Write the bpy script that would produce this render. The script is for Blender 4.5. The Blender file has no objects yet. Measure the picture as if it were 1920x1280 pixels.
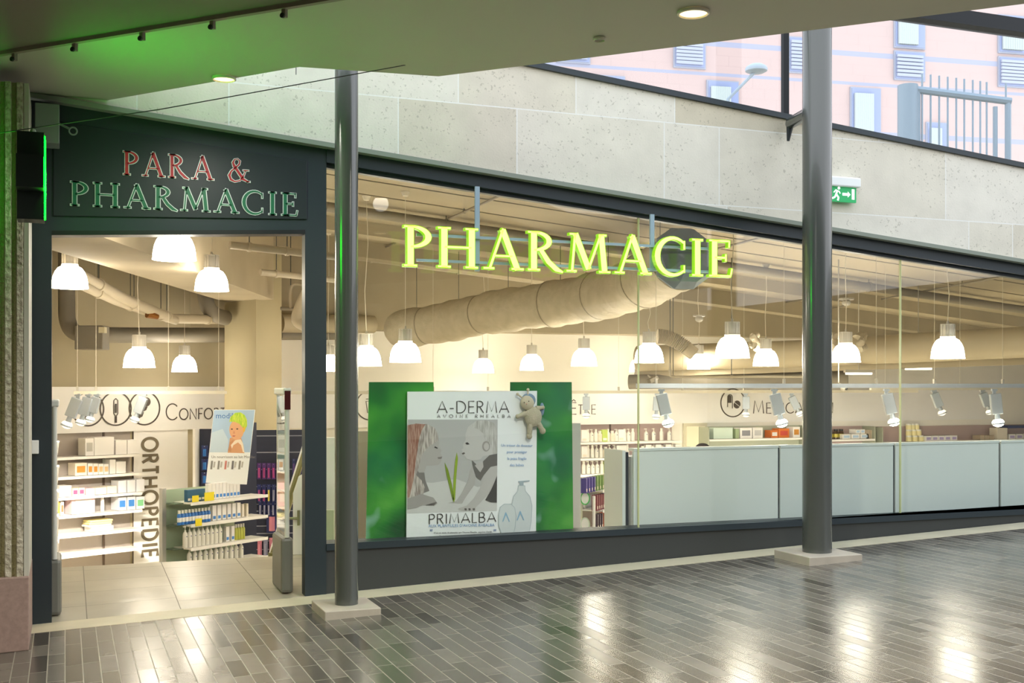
import bpy, math, random
from mathutils import Matrix, Vector
random.seed(7)
C = bpy.context.scene.collection
R = math.radians
# ------------------------------------------------------------------ camera, world, exposure
TH = math.atan(838 / 2174.0)          # camera yaw against the shop front normal
FPX, HZ, CZ = 2174.0, 722.0, 1.6      # focal length in px, horizon row, eye height
SN, CS = math.sin(TH), math.cos(TH)
cam = bpy.data.objects.new('camera', bpy.data.cameras.new('camera'))
C.objects.link(cam)
cam.location = (0, 0, CZ)
cam.rotation_euler = (R(90), 0, -TH)
cam.data.sensor_width = 36
cam.data.lens = 36 * FPX / 1920
cam.data.shift_y = (HZ - 640) / 1920
cam.data.clip_end = 300
bpy.context.scene.camera = cam
vs = bpy.context.scene.view_settings
vs.view_transform = 'Standard'; vs.look = 'None'; vs.gamma = 1; vs.use_curve_mapping = False
vs.exposure = 0.0
w = bpy.data.worlds.new('sky'); bpy.context.scene.world = w; w.use_nodes = True
WN = w.node_tree.nodes; WL = w.node_tree.links
bg = WN['Background']
SKY = 2.3
tc = WN.new('ShaderNodeTexCoord'); sx = WN.new('ShaderNodeSeparateXYZ'); rp = WN.new('ShaderNodeValToRGB')
WL.new(tc.outputs['Generated'], sx.inputs[0]); WL.new(sx.outputs['Z'], rp.inputs[0]); WL.new(rp.outputs[0], bg.inputs[0])
rp.color_ramp.elements[0].color = (.97, .97, .98, 1); rp.color_ramp.elements[0].position = .0
rp.color_ramp.elements[1].color = (.72, .84, 1, 1); rp.color_ramp.elements[1].position = .8
bg.inputs[1].default_value = SKY
LAMP = 30.0        # radiance of the glowing pendant shades
MALL = 230.0       # watts of each added, unseen mall downlight
SPOT = 620.0       # watts of each lit track spot
GREEN = 38.0       # radiance of the pharmacy cross
# ------------------------------------------------------------------ pixel <-> world helpers
def ray(u):
    s = (u - 960) / FPX
    return (SN + s * CS, CS - s * SN)
def atT(u, v, t):
    a, b = ray(u)
    return Vector((a * t, b * t, CZ + (HZ - v) / FPX * t))
def onY(u, v, Y):
    return atT(u, v, Y / ray(u)[1])
def onZ(u, v, z):
    return atT(u, v, (z - CZ) * FPX / (HZ - v))
class Frame:
    """vertical plane: local x along the plane, local y away from the viewer, z up"""
    def __init__(s, u, t, ang):
        p = atT(u, HZ, t); s.o = Vector((p.x, p.y, 0)); s.a = ang
        s.d = Vector((math.cos(ang), math.sin(ang), 0)); s.n = Vector((-math.sin(ang), math.cos(ang), 0))
    def k(s, u, off=0.0):
        a, b = ray(u)                    # solve a*t = ox + k dx + off nx
        ox, oy = s.o.x + off * s.n.x, s.o.y + off * s.n.y
        k = (ox * b - oy * a) / (a * s.d.y - b * s.d.x)
        return k
    def t(s, u, off=0.0):
        k = s.k(u, off); p = s.o + s.d * k + s.n * off
        return p.x * SN + p.y * CS
    def z(s, u, v, off=0.0):
        return CZ + (HZ - v) / FPX * s.t(u, off)
    def M(s, k=0, off=0, z=0):
        p = s.o + s.d * k + s.n * off
        return Matrix.Translation((p.x, p.y, z)) @ Matrix.Rotation(s.a, 4, 'Z')
# ------------------------------------------------------------------ mesh builder
class MB:
    def __init__(s): s.v = []; s.f = []
    def add(s, vs_, fs_):
        n = len(s.v); s.v += [tuple(p) for p in vs_]; s.f += [tuple(i + n for i in f) for f in fs_]; return s
    def box(s, x0, x1, y0, y1, z0, z1, M=None):
        vs_ = [Vector((x, y, z)) for z in (z0, z1) for y in (y0, y1) for x in (x0, x1)]
        if M: vs_ = [M @ p for p in vs_]
        return s.add(vs_, [(0, 2, 3, 1), (4, 5, 7, 6), (0, 1, 5, 4), (2, 6, 7, 3), (0, 4, 6, 2), (1, 3, 7, 5)])
    def prism(s, poly, d0, d1, M=None):
        """poly in local x,z ; extruded along local y from d0 to d1"""
        ar = sum(poly[i][0] * poly[(i + 1) % len(poly)][1] - poly[(i + 1) % len(poly)][0] * poly[i][1] for i in range(len(poly)))
        if ar < 0: poly = poly[::-1]
        n = len(poly)
        vs_ = [Vector((a, d0, b)) for a, b in poly] + [Vector((a, d1, b)) for a, b in poly]
        if M: vs_ = [M @ p for p in vs_]
        fs_ = [tuple(range(n)), tuple(range(2 * n - 1, n - 1, -1))]
        fs_ += [(i, i + n, (i + 1) % n + n, (i + 1) % n) for i in range(n)]
        return s.add(vs_, fs_)
    def slab(s, poly, z0, z1):
        """poly in x,y ; z0/z1 number or function(x,y)"""
        ar = sum(poly[i][0] * poly[(i + 1) % len(poly)][1] - poly[(i + 1) % len(poly)][0] * poly[i][1] for i in range(len(poly)))
        if ar < 0: poly = poly[::-1]
        g = lambda z, p: z(*p) if callable(z) else z
        n = len(poly)
        vs_ = [(a, b, g(z0, (a, b))) for a, b in poly] + [(a, b, g(z1, (a, b))) for a, b in poly]
        fs_ = [tuple(range(n - 1, -1, -1)), tuple(range(n, 2 * n))] + [(i, (i + 1) % n, (i + 1) % n + n, i + n) for i in range(n)]
        return s.add(vs_, fs_)
    def tube(s, pts, r, n=10, caps=True):
        pts = [Vector(p) for p in pts]; rs = r if isinstance(r, (list, tuple)) else [r] * len(pts)
        rings = []; up = None
        for i, p in enumerate(pts):
            t = (pts[min(i + 1, len(pts) - 1)] - pts[max(i - 1, 0)]).normalized()
            if up is None:
                up = Vector((0, 0, 1)) if abs(t.z) < .9 else Vector((1, 0, 0))
            a = t.cross(up)
            if a.length < 1e-4: a = t.orthogonal()
            a.normalize(); b = a.cross(t).normalized(); up = b
            rings.append([p + (a * math.cos(q) + b * math.sin(q)) * rs[i] for q in [2 * math.pi * j / n for j in range(n)]])
        base = len(s.v); s.v += [tuple(q) for rg in rings for q in rg]
        for i in range(len(pts) - 1):
            for j in range(n):
                k = (j + 1) % n
                s.f.append((base + i * n + j, base + i * n + k, base + (i + 1) * n + k, base + (i + 1) * n + j))
        if caps:
            s.f.append(tuple(base + j for j in range(n - 1, -1, -1)))
            s.f.append(tuple(base + (len(pts) - 1) * n + j for j in range(n)))
        return s
    def lathe(s, prof, c=(0, 0, 0), n=20, sx=1, sy=1, M=None):
        base = len(s.v)
        for r_, z in prof:
            for j in range(n):
                q = 2 * math.pi * j / n
                p = Vector((c[0] + r_ * math.cos(q) * sx, c[1] + r_ * math.sin(q) * sy, c[2] + z))
                s.v.append(tuple(M @ p if M else p))
        for i in range(len(prof) - 1):
            for j in range(n):
                k = (j + 1) % n
                s.f.append((base + i * n + j, base + i * n + k, base + (i + 1) * n + k, base + (i + 1) * n + j))
        if prof[0][0] > 1e-6 and abs(prof[0][1] - prof[-1][1]) > 1e-6:
            pass
        return s
    def cyl(s, c, r, h, n=16, M=None):
        return s.lathe([(1e-5, 0), (r, 0), (r, h), (1e-5, h)], c, n, M=M)
    def ball(s, c, rx, ry=None, rz=None, n=14, m=9, M=None):
        ry = ry or rx; rz = rz or rx
        prof = [(max(1e-5, math.sin(math.pi * i / m)), -math.cos(math.pi * i / m) * rz) for i in range(m + 1)]
        return s.lathe(prof, c, n, rx, ry, M)
    def mesh(s, name, mat, smooth=False):
        me = bpy.data.meshes.new(name); me.from_pydata(s.v, [], s.f); me.update()
        if mat is not None:
            for m_ in (mat if isinstance(mat, (list, tuple)) else [mat]): me.materials.append(m_)
        if smooth:
            me.polygons.foreach_set('use_smooth', [True] * len(me.polygons))
            try: me.set_sharp_from_angle(angle=R(42))
            except Exception: pass
        return me
    def build(s, name, mat, parent=None, smooth=False, bevel=0, M=None):
        o = bpy.data.objects.new(name, s.mesh(name, mat, smooth)); C.objects.link(o)
        if parent is not None: o.parent = parent
        if M is not None: o.matrix_world = M if parent is None else M
        if bevel:
            b = o.modifiers.new('bevel', 'BEVEL'); b.width = bevel; b.segments = 2; b.limit_method = 'ANGLE'
        return o
def tag(o, label=None, cat=None, group=None, kind=None):
    if label: o['label'] = label
    if cat: o['category'] = cat
    if group: o['group'] = group
    if kind: o['kind'] = kind
    return o
def thing(name, label, cat, M=None, group=None):
    o = bpy.data.objects.new(name, None); C.objects.link(o); o.empty_display_size = .05
    if M is not None: o.matrix_world = M if isinstance(M, Matrix) else Matrix.Translation(M)
    return tag(o, label, cat, group)
def struct(name, mb, mat, **k):
    return tag(mb.build(name, mat, **k), kind='structure')
def copy_tree(o, M=None, parent=None):
    c = o.copy(); C.objects.link(c)
    if parent is not None: c.parent = parent
    for ch in list(o.children):
        copy_tree(ch, None, c)
    if M is not None: c.matrix_world = M
    return c
# ------------------------------------------------------------------ materials
def lin(h):
    h = h.lstrip('#'); c = [int(h[i:i + 2], 16) / 255 for i in (0, 2, 4)]
    return tuple(x / 12.92 if x <= .04045 else ((x + .055) / 1.055) ** 2.4 for x in c) + (1,)
MATS = {}
def mat(name, col, rough=.5, metal=0, emit=None, es=0, bump=0, bscale=60, vary=0, vscale=4, spec=None, coat=0):
    if name in MATS: return MATS[name]
    m = bpy.data.materials.new(name); m.use_nodes = True; nt = m.node_tree; b = nt.nodes['Principled BSDF']
    c = lin(col) if isinstance(col, str) else tuple(col) + (1,)
    b.inputs['Base Color'].default_value = c; b.inputs['Roughness'].default_value = rough; b.inputs['Metallic'].default_value = metal
    if spec is not None: b.inputs['Specular IOR Level'].default_value = spec
    if coat: b.inputs['Coat Weight'].default_value = coat
    if emit:
        b.inputs['Emission Color'].default_value = lin(emit); b.inputs['Emission Strength'].default_value = es
    if bump or vary:
        g = nt.nodes.new('ShaderNodeNewGeometry'); n = nt.nodes.new('ShaderNodeTexNoise'); n.inputs['Detail'].default_value = 4
        nt.links.new(g.outputs['Position'], n.inputs['Vector'])
        if vary:
            n.inputs['Scale'].default_value = vscale
            mr = nt.nodes.new('ShaderNodeMapRange'); nt.links.new(n.outputs['Fac'], mr.inputs[0])
            mr.inputs[1].default_value = .3; mr.inputs[2].default_value = .7
            mr.inputs[3].default_value = 1 - vary; mr.inputs[4].default_value = 1 + vary * .4
            mx = nt.nodes.new('ShaderNodeMix'); mx.data_type = 'RGBA'; mx.blend_type = 'MULTIPLY'; mx.inputs[0].default_value = 1
            mx.inputs[6].default_value = c; nt.links.new(mr.outputs[0], mx.inputs[7]); nt.links.new(mx.outputs[2], b.inputs['Base Color'])
        if bump:
            n2 = nt.nodes.new('ShaderNodeTexNoise'); n2.inputs['Scale'].default_value = bscale; n2.inputs['Detail'].default_value = 5
            nt.links.new(g.outputs['Position'], n2.inputs['Vector'])
            bp = nt.nodes.new('ShaderNodeBump'); bp.inputs['Strength'].default_value = bump; bp.inputs['Distance'].default_value = .01
            nt.links.new(n2.outputs['Fac'], bp.inputs['Height']); nt.links.new(bp.outputs[0], b.inputs['Normal'])
    MATS[name] = m; return m
def glass(name, tint=(1, 1, 1), refl=1.0, rough=0.0):
    if name in MATS: return MATS[name]
    m = bpy.data.materials.new(name); m.use_nodes = True; nt = m.node_tree; nt.nodes.clear()
    out = nt.nodes.new('ShaderNodeOutputMaterial'); mx = nt.nodes.new('ShaderNodeMixShader'); tr = nt.nodes.new('ShaderNodeBsdfTransparent')
    gl = nt.nodes.new('ShaderNodeBsdfGlossy'); fr = nt.nodes.new('ShaderNodeLayerWeight'); ml = nt.nodes.new('ShaderNodeMath'); pw = nt.nodes.new('ShaderNodeMath')
    tr.inputs[0].default_value = tuple(tint) + (1,); gl.inputs['Roughness'].default_value = rough; fr.inputs[0].default_value = .5; pw.operation = 'POWER'; pw.inputs[1].default_value = 4.0
    ml.operation = 'MULTIPLY_ADD'; ml.inputs[1].default_value = .9 * refl; ml.inputs[2].default_value = .045 * refl
    nt.links.new(fr.outputs['Facing'], pw.inputs[0]); nt.links.new(pw.outputs[0], ml.inputs[0]); nt.links.new(ml.outputs[0], mx.inputs[0]); nt.links.new(tr.outputs[0], mx.inputs[1])
    nt.links.new(gl.outputs[0], mx.inputs[2]); nt.links.new(mx.outputs[0], out.inputs[0])
    MATS[name] = m; return m
class NG:
    """tiny node-graph helper"""
    def __init__(s, name):
        s.m = bpy.data.materials.new(name); s.m.use_nodes = True; s.nt = s.m.node_tree; s.b = s.nt.nodes['Principled BSDF']
        g = s.nt.nodes.new('ShaderNodeNewGeometry'); sp = s.nt.nodes.new('ShaderNodeSeparateXYZ'); s.nt.links.new(g.outputs['Position'], sp.inputs[0])
        s.pos = g.outputs['Position']; s.x, s.y, s.z = sp.outputs; MATS[name] = s.m
    def set(s, inp, v):
        if isinstance(v, (int, float, tuple)): inp.default_value = v
        else: s.nt.links.new(v, inp)
    def math(s, op, a, b=0.0, c=None):
        n = s.nt.nodes.new('ShaderNodeMath'); n.operation = op; s.set(n.inputs[0], a); s.set(n.inputs[1], b)
        if c is not None: s.set(n.inputs[2], c)
        return n.outputs[0]
    def rnd(s, a, b=0.0):
        n = s.nt.nodes.new('ShaderNodeTexWhiteNoise'); n.noise_dimensions = '2D'; c = s.nt.nodes.new('ShaderNodeCombineXYZ')
        s.set(c.inputs[0], a); s.set(c.inputs[1], b); s.nt.links.new(c.outputs[0], n.inputs['Vector']); return n.outputs['Value']
    def noise(s, scale, detail=4, vec=None):
        n = s.nt.nodes.new('ShaderNodeTexNoise'); n.inputs['Scale'].default_value = scale; n.inputs['Detail'].default_value = detail
        s.nt.links.new(vec or s.pos, n.inputs['Vector']); return n.outputs['Fac']
    def mix(s, f, a, b, blend='MIX'):
        n = s.nt.nodes.new('ShaderNodeMix'); n.data_type = 'RGBA'; n.blend_type = blend
        s.set(n.inputs[0], f); s.set(n.inputs[6], a); s.set(n.inputs[7], b); return n.outputs[2]
    def ramp(s, f, stops):
        n = s.nt.nodes.new('ShaderNodeValToRGB'); e = n.color_ramp.elements
        while len(e) < len(stops): e.new(.5)
        for el, (p, c) in zip(e, stops): el.position = p; el.color = c
        s.set(n.inputs[0], f); return n.outputs[0]
    def rng(s, f, a, b, c, d):
        n = s.nt.nodes.new('ShaderNodeMapRange')
        for i, q in enumerate((f, a, b, c, d)): s.set(n.inputs[i], q)
        return n.outputs[0]
    def bump(s, h, st=.3, dist=.01):
        n = s.nt.nodes.new('ShaderNodeBump'); n.inputs['Strength'].default_value = st; n.inputs['Distance'].default_value = dist
        s.set(n.inputs['Height'], h); s.nt.links.new(n.outputs[0], s.b.inputs['Normal'])
def tiles(name, cell_u, cell_v, joint, stops, jcol, rough, along='y', jit=1.0, nscale=9, namt=.12, rvar=.08, bump=.15, off0=(0, 0), stag=1.0, vert='x'):
    """running-bond pattern. rows across 'vert' axis of width cell_u, units of length cell_v along the other one."""
    g = NG(name); ax = {'x': g.x, 'y': g.y, 'z': g.z}
    a = g.math('DIVIDE', g.math('ADD', ax[vert], off0[0]), cell_u); row = g.math('FLOOR', a); fa = g.math('FRACT', a)
    sh = g.math('MULTIPLY', g.rnd(row, 3.7), stag)
    b = g.math('ADD', g.math('DIVIDE', g.math('ADD', ax[along], off0[1]), cell_v), sh)
    cb = g.math('FLOOR', b)
    # move each cross joint a little
    j0 = g.math('MULTIPLY', g.rnd(row, cb), .45 * jit); fb0 = g.math('FRACT', b)
    past = g.math('GREATER_THAN', fb0, j0); idx = g.math('ADD', cb, past)
    d1 = g.math('ABSOLUTE', g.math('SUBTRACT', fb0, j0))
    tone = g.rnd(row, g.math('ADD', idx, 11.3))
    col = g.ramp(tone, stops)
    nn = g.rng(g.noise(nscale, 6), .3, .7, 1 - namt, 1 + namt * .5)
    col = g.mix(1.0, col, nn, 'MULTIPLY')
    ja = g.math('LESS_THAN', g.math('MINIMUM', fa, g.math('SUBTRACT', 1, fa)), joint / cell_u / 2)
    jb = g.math('LESS_THAN', d1, joint / cell_v / 2 * .8)
    jn = g.math('MAXIMUM', ja, jb)
    g.set(g.b.inputs['Base Color'], g.mix(jn, col, jcol))
    g.set(g.b.inputs['Roughness'], g.math('ADD', g.rng(tone, 0, 1, rough, rough + rvar), g.math('MULTIPLY', jn, .25)))
    if bump: g.bump(g.math('ADD', g.math('SUBTRACT', 1, jn), g.math('MULTIPLY', g.noise(nscale * 3), .15)), bump, .003)
    return g
# ------------------------------------------------------------------ surfaces
FY = 8.446                                    # shop front plane
fz = lambda x, y=0: .0375 * x - .005          # the mall floor ramps up to the right
head_lo = lambda x: 3.40 - .091 * x
head_hi = lambda x: 3.51 - .091 * x
top_w = lambda x: 4.39 - .091 * x
ceil_z = lambda x, y=0: 3.9 - .091 * x
g = tiles('mall_floor', .094, .42, .006, [(0, lin('#48433c')), (.25, lin('#59544c')), (.75, lin('#676259')), (1, lin('#736d63'))], lin('#8d8778'), .19, along='y', vert='x', rvar=.08, nscale=7)
MFLOOR = g.m
g.b.inputs['Specular IOR Level'].default_value = .75
def stone_mat():
    g = NG('stone_wall_blocks'); rowf = g.math('DIVIDE', g.math('SUBTRACT', g.z, 3.10), .65); row = g.math('FLOOR', rowf); fr = g.math('FRACT', rowf)
    b = g.math('ADD', g.math('DIVIDE', g.x, 1.02), g.math('MULTIPLY', g.rnd(row, 5.3), 1)); cb = g.math('FLOOR', b); fb = g.math('FRACT', b)
    j0 = g.math('MULTIPLY', g.rnd(row, cb), .55); past = g.math('GREATER_THAN', fb, j0); idx = g.math('ADD', cb, past)
    tone = g.rnd(row, g.math('ADD', idx, 2.2))
    col = g.ramp(tone, [(0, lin('#d3c8b0')), (.05, lin('#d8cfbb')), (.08, lin('#dfd7c4')), (.6, lin('#e3dccb')), (1, lin('#e8e2d4'))])
    col = g.mix(1.0, col, g.rng(g.noise(5, 8), .3, .7, .93, 1.04), 'MULTIPLY')
    sp = g.math('LESS_THAN', g.noise(46, 2), .345); blot = g.math('GREATER_THAN', g.noise(2.2, 2), .45)
    col = g.mix(g.math('MULTIPLY', g.math('MULTIPLY', sp, blot), .38), col, lin('#8f8875'))
    jn = g.math('MAXIMUM', g.math('LESS_THAN', g.math('MINIMUM', fr, g.math('SUBTRACT', 1, fr)), .007), g.math('LESS_THAN', g.math('ABSOLUTE', g.math('SUBTRACT', fb, j0)), .0045))
    g.set(g.b.inputs['Base Color'], g.mix(g.math('MULTIPLY', jn, .8), col, lin('#f0eee8'))); g.b.inputs['Roughness'].default_value = .85
    g.bump(g.math('SUBTRACT', g.noise(60), g.math('MULTIPLY', sp, .6)), .25, .006); return g.m
STONE = stone_mat()
def entry_mat():
    g = tiles('entrance_tiles', .62, .42, .006, [(0, lin('#a29b8a')), (1, lin('#b0a997'))], lin('#5f594b'), .28, along='y', vert='x', jit=.25, off0=(-.14 + .62, 0), stag=.3, rvar=.05, nscale=4, namt=.1)
    return g.m
ENTRY = entry_mat()
KERB = mat('pale_kerb_stone', '#c6bda2', .45, bump=.1, vary=.1)
SLATE = mat('slate_blue_frame', '#2b3439', .42, spec=.4)
SLATE2 = mat('charcoal_panel', '#3a3c3b', .5, spec=.4)
BLACK = mat('black_gasket', '#101214', .5)
SOFF = mat('soffit_paint', '#b9b5a4', .8, bump=.04, bscale=120)
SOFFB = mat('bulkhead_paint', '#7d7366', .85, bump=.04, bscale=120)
PLAST = mat('shop_white_paint', '#f1ece0', .8)
BEIGE = mat('shop_beige_paint', '#b5aa8e', .85, vary=.08, vscale=1.2)
CONC = mat('painted_concrete', '#a69a80', .85, bump=.15, bscale=14, vary=.1, vscale=1.5)
DGREY = mat('grey_duct_paint', '#7b7466', .6)
FLOORIN = mat('shop_floor_tiles', '#bdb49f', .35)
METAL = mat('brushed_aluminium', '#c9c9c6', .35, metal=.8)
WHITE = mat('white_lacquer', '#f0eeea', .45)
GLASS = glass('shop_glass', (.97, .985, .975))
GLASSW = glass('window_glass', (.97, .98, .99), .6)
# ------------------------------------------------------------------ mall shell
S = MB(); S.slab([(-8, -10), (16, -10), (16, 8.15), (-8, 8.15)], lambda x, y: fz(x) - .3, fz)
struct('floor', S, MFLOOR)
S = MB(); S.slab([(-.3, 8.15), (12, 8.15), (12, FY), (-.3, FY)], lambda x, y: fz(x) - .3, lambda x, y: fz(x) + .002); struct('trim_1', S, KERB)
# soffit over the mall, with the diagonal edge of the skylight opening
SZ = 3.55
S = MB(); S.slab([(.24, 8.44), (1.34, 7.10), (2.2, 7.0), (4.58, 4.59), (12, -3), (12, -10), (-8, -10), (-8, 8.44)], SZ, SZ + .35); struct('ceiling', S, SOFF)
bA = onZ(0, 95, 3.47); bB = onZ(570, 0, 3.47); dB = (bB - bA).normalized()
e0 = bA - dB * 2.6; e1 = bB + dB * 9
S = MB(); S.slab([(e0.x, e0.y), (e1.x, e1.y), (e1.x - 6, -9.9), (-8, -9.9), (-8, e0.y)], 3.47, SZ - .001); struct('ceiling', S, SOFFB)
S = MB(); S.box(-8, 16, -10.3, -10, -.6, 6); struct('wall_back', S, mat('pale_mall_paint', '#d9d5ca', .8))
S = MB(); S.box(-8.3, -8, -10, 8.44, -.6, 3.9); struct('wall_left', S, BEIGE)
S = MB(); S.box(16, 16.3, -10, 8.4, -.6, 3.6); struct('wall_right', S, mat('added_taupe_wall', '#8d8474', .8))  # unseen wall added to keep open sky out of the glass reflections
S = MB(); S.box(-8, -1.9, 8.44, 8.7, -.4, 3.9); struct('wall_front', S, BEIGE)
# stone band above the shop
S = MB(); xs = [-2.2, 16]; S.prism([(xs[0], head_hi(xs[0])), (xs[1], head_hi(xs[1])), (xs[1], top_w(xs[1])), (xs[0], top_w(xs[0]))], 8.40, 8.75); struct('wall_stone', S, STONE)
S = MB(); S.prism([(xs[0], head_hi(xs[0]) - .012), (xs[1], head_hi(xs[1]) - .012), (xs[1], head_hi(xs[1]) + .022), (xs[0], head_hi(xs[0]) + .022)], 8.36, 8.6); struct('trim_2', S, mat('weathered_ledge', '#8b9183', .7))
# skylight window above the stone
S = MB(); S.prism([(-2.2, top_w(-2.2)), (16, top_w(16)), (16, top_w(16) + .045), (-2.2, top_w(-2.2) + .045)], 8.37, 8.47); struct('window_2', S, SLATE)
S = MB()
for u in (1472,):
    p = onY(u, 200, 8.45); S.box(p.x - .028, p.x + .028, 8.43, 8.47, top_w(p.x), 7.0)
S.box(-2, 16, 8.40, 8.56, 4.90, 5.03); struct('trim_3', S, mat('dark_mullion', '#0e1216', .5, spec=.3))
S = MB(); S.prism([(2.2, top_w(2.2) + .04), (14, top_w(14) + .04), (14, 7.0), (2.2, 7.0)], 8.46, 8.468); struct('window_3', S, GLASSW)
# ------------------------------------------------------------------ shop front frame
SILL = .435
xdl, xdr = onY(97, 800, FY).x, onY(572, 800, FY).x
xpl, xpr = onY(54, 800, FY).x, onY(612, 800, FY).x
dh = lambda x: 2.645 + .052 * (x - xdl)
DOORH = 2.70
S = MB()
S.prism([(xpl, fz(xpl)), (xdl, fz(xdl)), (xdl, dh(xdl)), (xpl, dh(xpl))], FY, FY + .12)
S.prism([(xdr, fz(xdr)), (xpr, fz(xpr)), (xpr, dh(xpr)), (xdr, dh(xdr))], FY, FY + .12)
struct('door_1', S, SLATE)
xp = onY(575, 400, FY).x; pz = 2.775
S = MB(); S.prism([(xpl, dh(xpl)), (xpr, dh(xpr)), (xpr, head_hi(xpr) - .01), (xpl, head_hi(xpl) - .01)], FY, FY + .12); struct('wall_fascia', S, SLATE)
S = MB()
S.prism([(xdl, dh(xdl) - .03), (xdr, dh(xdr) - .03), (xdr, dh(xdr)), (xdl, dh(xdl))], FY - .004, FY + .14); struct('trim_4', S, BLACK)
# fascia board: raised panel with a step at its edges
px0, px1 = xdl + .01, xp
S = MB(); S.prism([(px0, pz - .03), (px1, pz + .035), (px1, 3.385 - .091 * px1), (px0, 3.385 - .091 * px0)], FY - .012, FY + .001)
fascia = tag(S.build('shop_sign', mat('fascia_board', '#262d30', .45, spec=.35), bevel=.004), 'dark slate fascia board with red and green serif letters above the shop entrance', 'sign')
S = MB(); S.prism([(xpr, fz(xpr) - .02), (16, fz(16) - .02), (16, SILL - .05), (xpr, SILL - .05)], FY + .01, FY + .11); struct('wall_plinth', S, SLATE2)
S = MB(); S.box(xpr, 16, FY - .01, FY + .208, SILL - .05, SILL); S.prism([(xpr, head_lo(xpr)), (16, head_lo(16)), (16, head_hi(16) - .012), (xpr, head_hi(xpr) - .012)], FY - .01, FY + .13)
S.prism([(xpr, head_lo(xpr) - .03), (16, head_lo(16) - .03), (16, head_lo(16)), (xpr, head_lo(xpr))], FY + .04, FY + .1)
struct('window_1', S, SLATE)
gx = [xpr] + [onY(u, 700, FY + .06).x for u in (1197, 1688)] + [9.9, 12.6, 16]
for i in range(len(gx) - 1):
    a, b = gx[i] + .003, gx[i + 1] - .003
    S = MB(); S.prism([(a, SILL), (b, SILL), (b, head_lo(b)), (a, head_lo(a))], FY + .055, FY + .067); struct('window_%d' % (4 + i), S, GLASS)
S = MB()
for x in gx[1:-1]: S.box(x - .004, x + .004, FY + .05, FY + .072, SILL, head_lo(x))
struct('trim_5', S, mat('glass_joint', '#c9cf9a', .3))
# ------------------------------------------------------------------ entrance floor and shop shell
S = MB(); xe = [xdl - .1, xpr + 2.5]
n = 6; vs_ = []
for j, yy in enumerate((FY + .001, 8.9, 9.5, 10.25)):
    f_ = j / 3
    for i in range(n + 1):
        x = xe[0] + (xe[1] - xe[0]) * i / n
        vs_.append((x, yy, (fz(x) + .002) * (1 - f_) + .10 * f_))
S.add(vs_, [(j * (n + 1) + i, j * (n + 1) + i + 1, (j + 1) * (n + 1) + i + 1, (j + 1) * (n + 1) + i) for j in range(3) for i in range(n)])
m_ = [(x, 10.25, .10) for x in xe] + [(x, 10.3, -.85) for x in xe]; S.add(m_, [(0, 1, 3, 2)])
struct('floor', S, ENTRY)
BY = 17.2; LOW = -.8
S = MB(); S.box(-1.5, 19.5, FY + .12, 20, LOW - .1, LOW); struct('floor', S, FLOORIN)
S = MB(); S.slab([(-1.5, 8.86), (19.5, 8.86), (19.5, 20), (-1.5, 20)], ceil_z, lambda x, y: ceil_z(x) + .2); struct('ceiling', S, CONC)
S = MB(); S.prism([(-1.5, head_hi(-1.5)), (16, head_hi(16)), (16, ceil_z(16) + .2), (-1.5, ceil_z(-1.5) + .2)], 8.75, 8.85); struct('wall_front', S, BEIGE)
S = MB(); S.box(-.5, -.27, FY + .13, 16.2, LOW, 4.1); struct('wall_side', S, BEIGE)
S = MB(); S.box(18.8, 19.1, FY + .13, BY, LOW, 3.0); struct('wall_right', S, PLAST)
S = MB(); S.box(1.0, 19.5, BY, BY + .2, LOW, 4.0); struct('wall_back', S, PLAST)
S = MB(); S.box(xpr, 16, FY + .14, FY + .2, LOW, SILL - .06); struct('wall_plinth', S, PLAST)
AW = Frame(180, 15.2, R(25.7))
S = MB(); S.box(-.9, 2.6, .0, .15, LOW, 4.1, AW.M()); struct('wall_angled', S, BEIGE)
# white header band of the angled wall and of the back wall
zb0 = AW.z(250, 808); k0, k1 = AW.k(96, -.06), AW.k(424, -.06)
S = MB(); S.box(k0, k1, -.06, -.0, zb0, CZ - .04, AW.M()); S.box(k0, k1, -.07, 0, CZ - .04, CZ - .02, AW.M()); struct('trim_6', S, WHITE)
BW = Frame(900, onY(900, HZ, BY).x * SN + BY * CS, 0)
k2, k3 = BW.k(528, -.1), BW.k(1600, -.1)
zb1 = BW.z(1150, 795, -.1)
S = MB(); S.box(k2, k3 + 3.2, -.1, 0, zb1, CZ - .08, BW.M()); struct('trim_7', S, WHITE)
# bulkhead beam along the back wall and ribs of the concrete ceiling
S = MB(); S.prism([(1.6, 2.42), (18.8, 2.42), (18.8, 2.44), (1.6, 3.9)], 16.75, BY); struct('trim_8', S, CONC)
for i, (yy, hh) in enumerate(((13.8, .16), (15.4, .22))):
    S = MB(); S.prism([(-.3, ceil_z(-.3) - hh), (18.7, ceil_z(18.7) - hh), (18.7, ceil_z(18.7) + .01), (-.3, ceil_z(-.3) + .01)], yy, yy + .3); struct('trim_%d' % (9 + i), S, CONC)
CJ = mat('ceiling_joint', '#7b715c', .8)
for i, yy in enumerate((9.7, 10.5, 11.3, 12.05, 12.9, 14.8)):
    S = MB(); S.prism([(-.3, ceil_z(-.3) - .008), (15.7, ceil_z(15.7) - .008), (15.7, ceil_z(15.7) + .01), (-.3, ceil_z(-.3) + .01)], yy, yy + .02); struct('trim_%d' % (11 + i), S, CJ)
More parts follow.
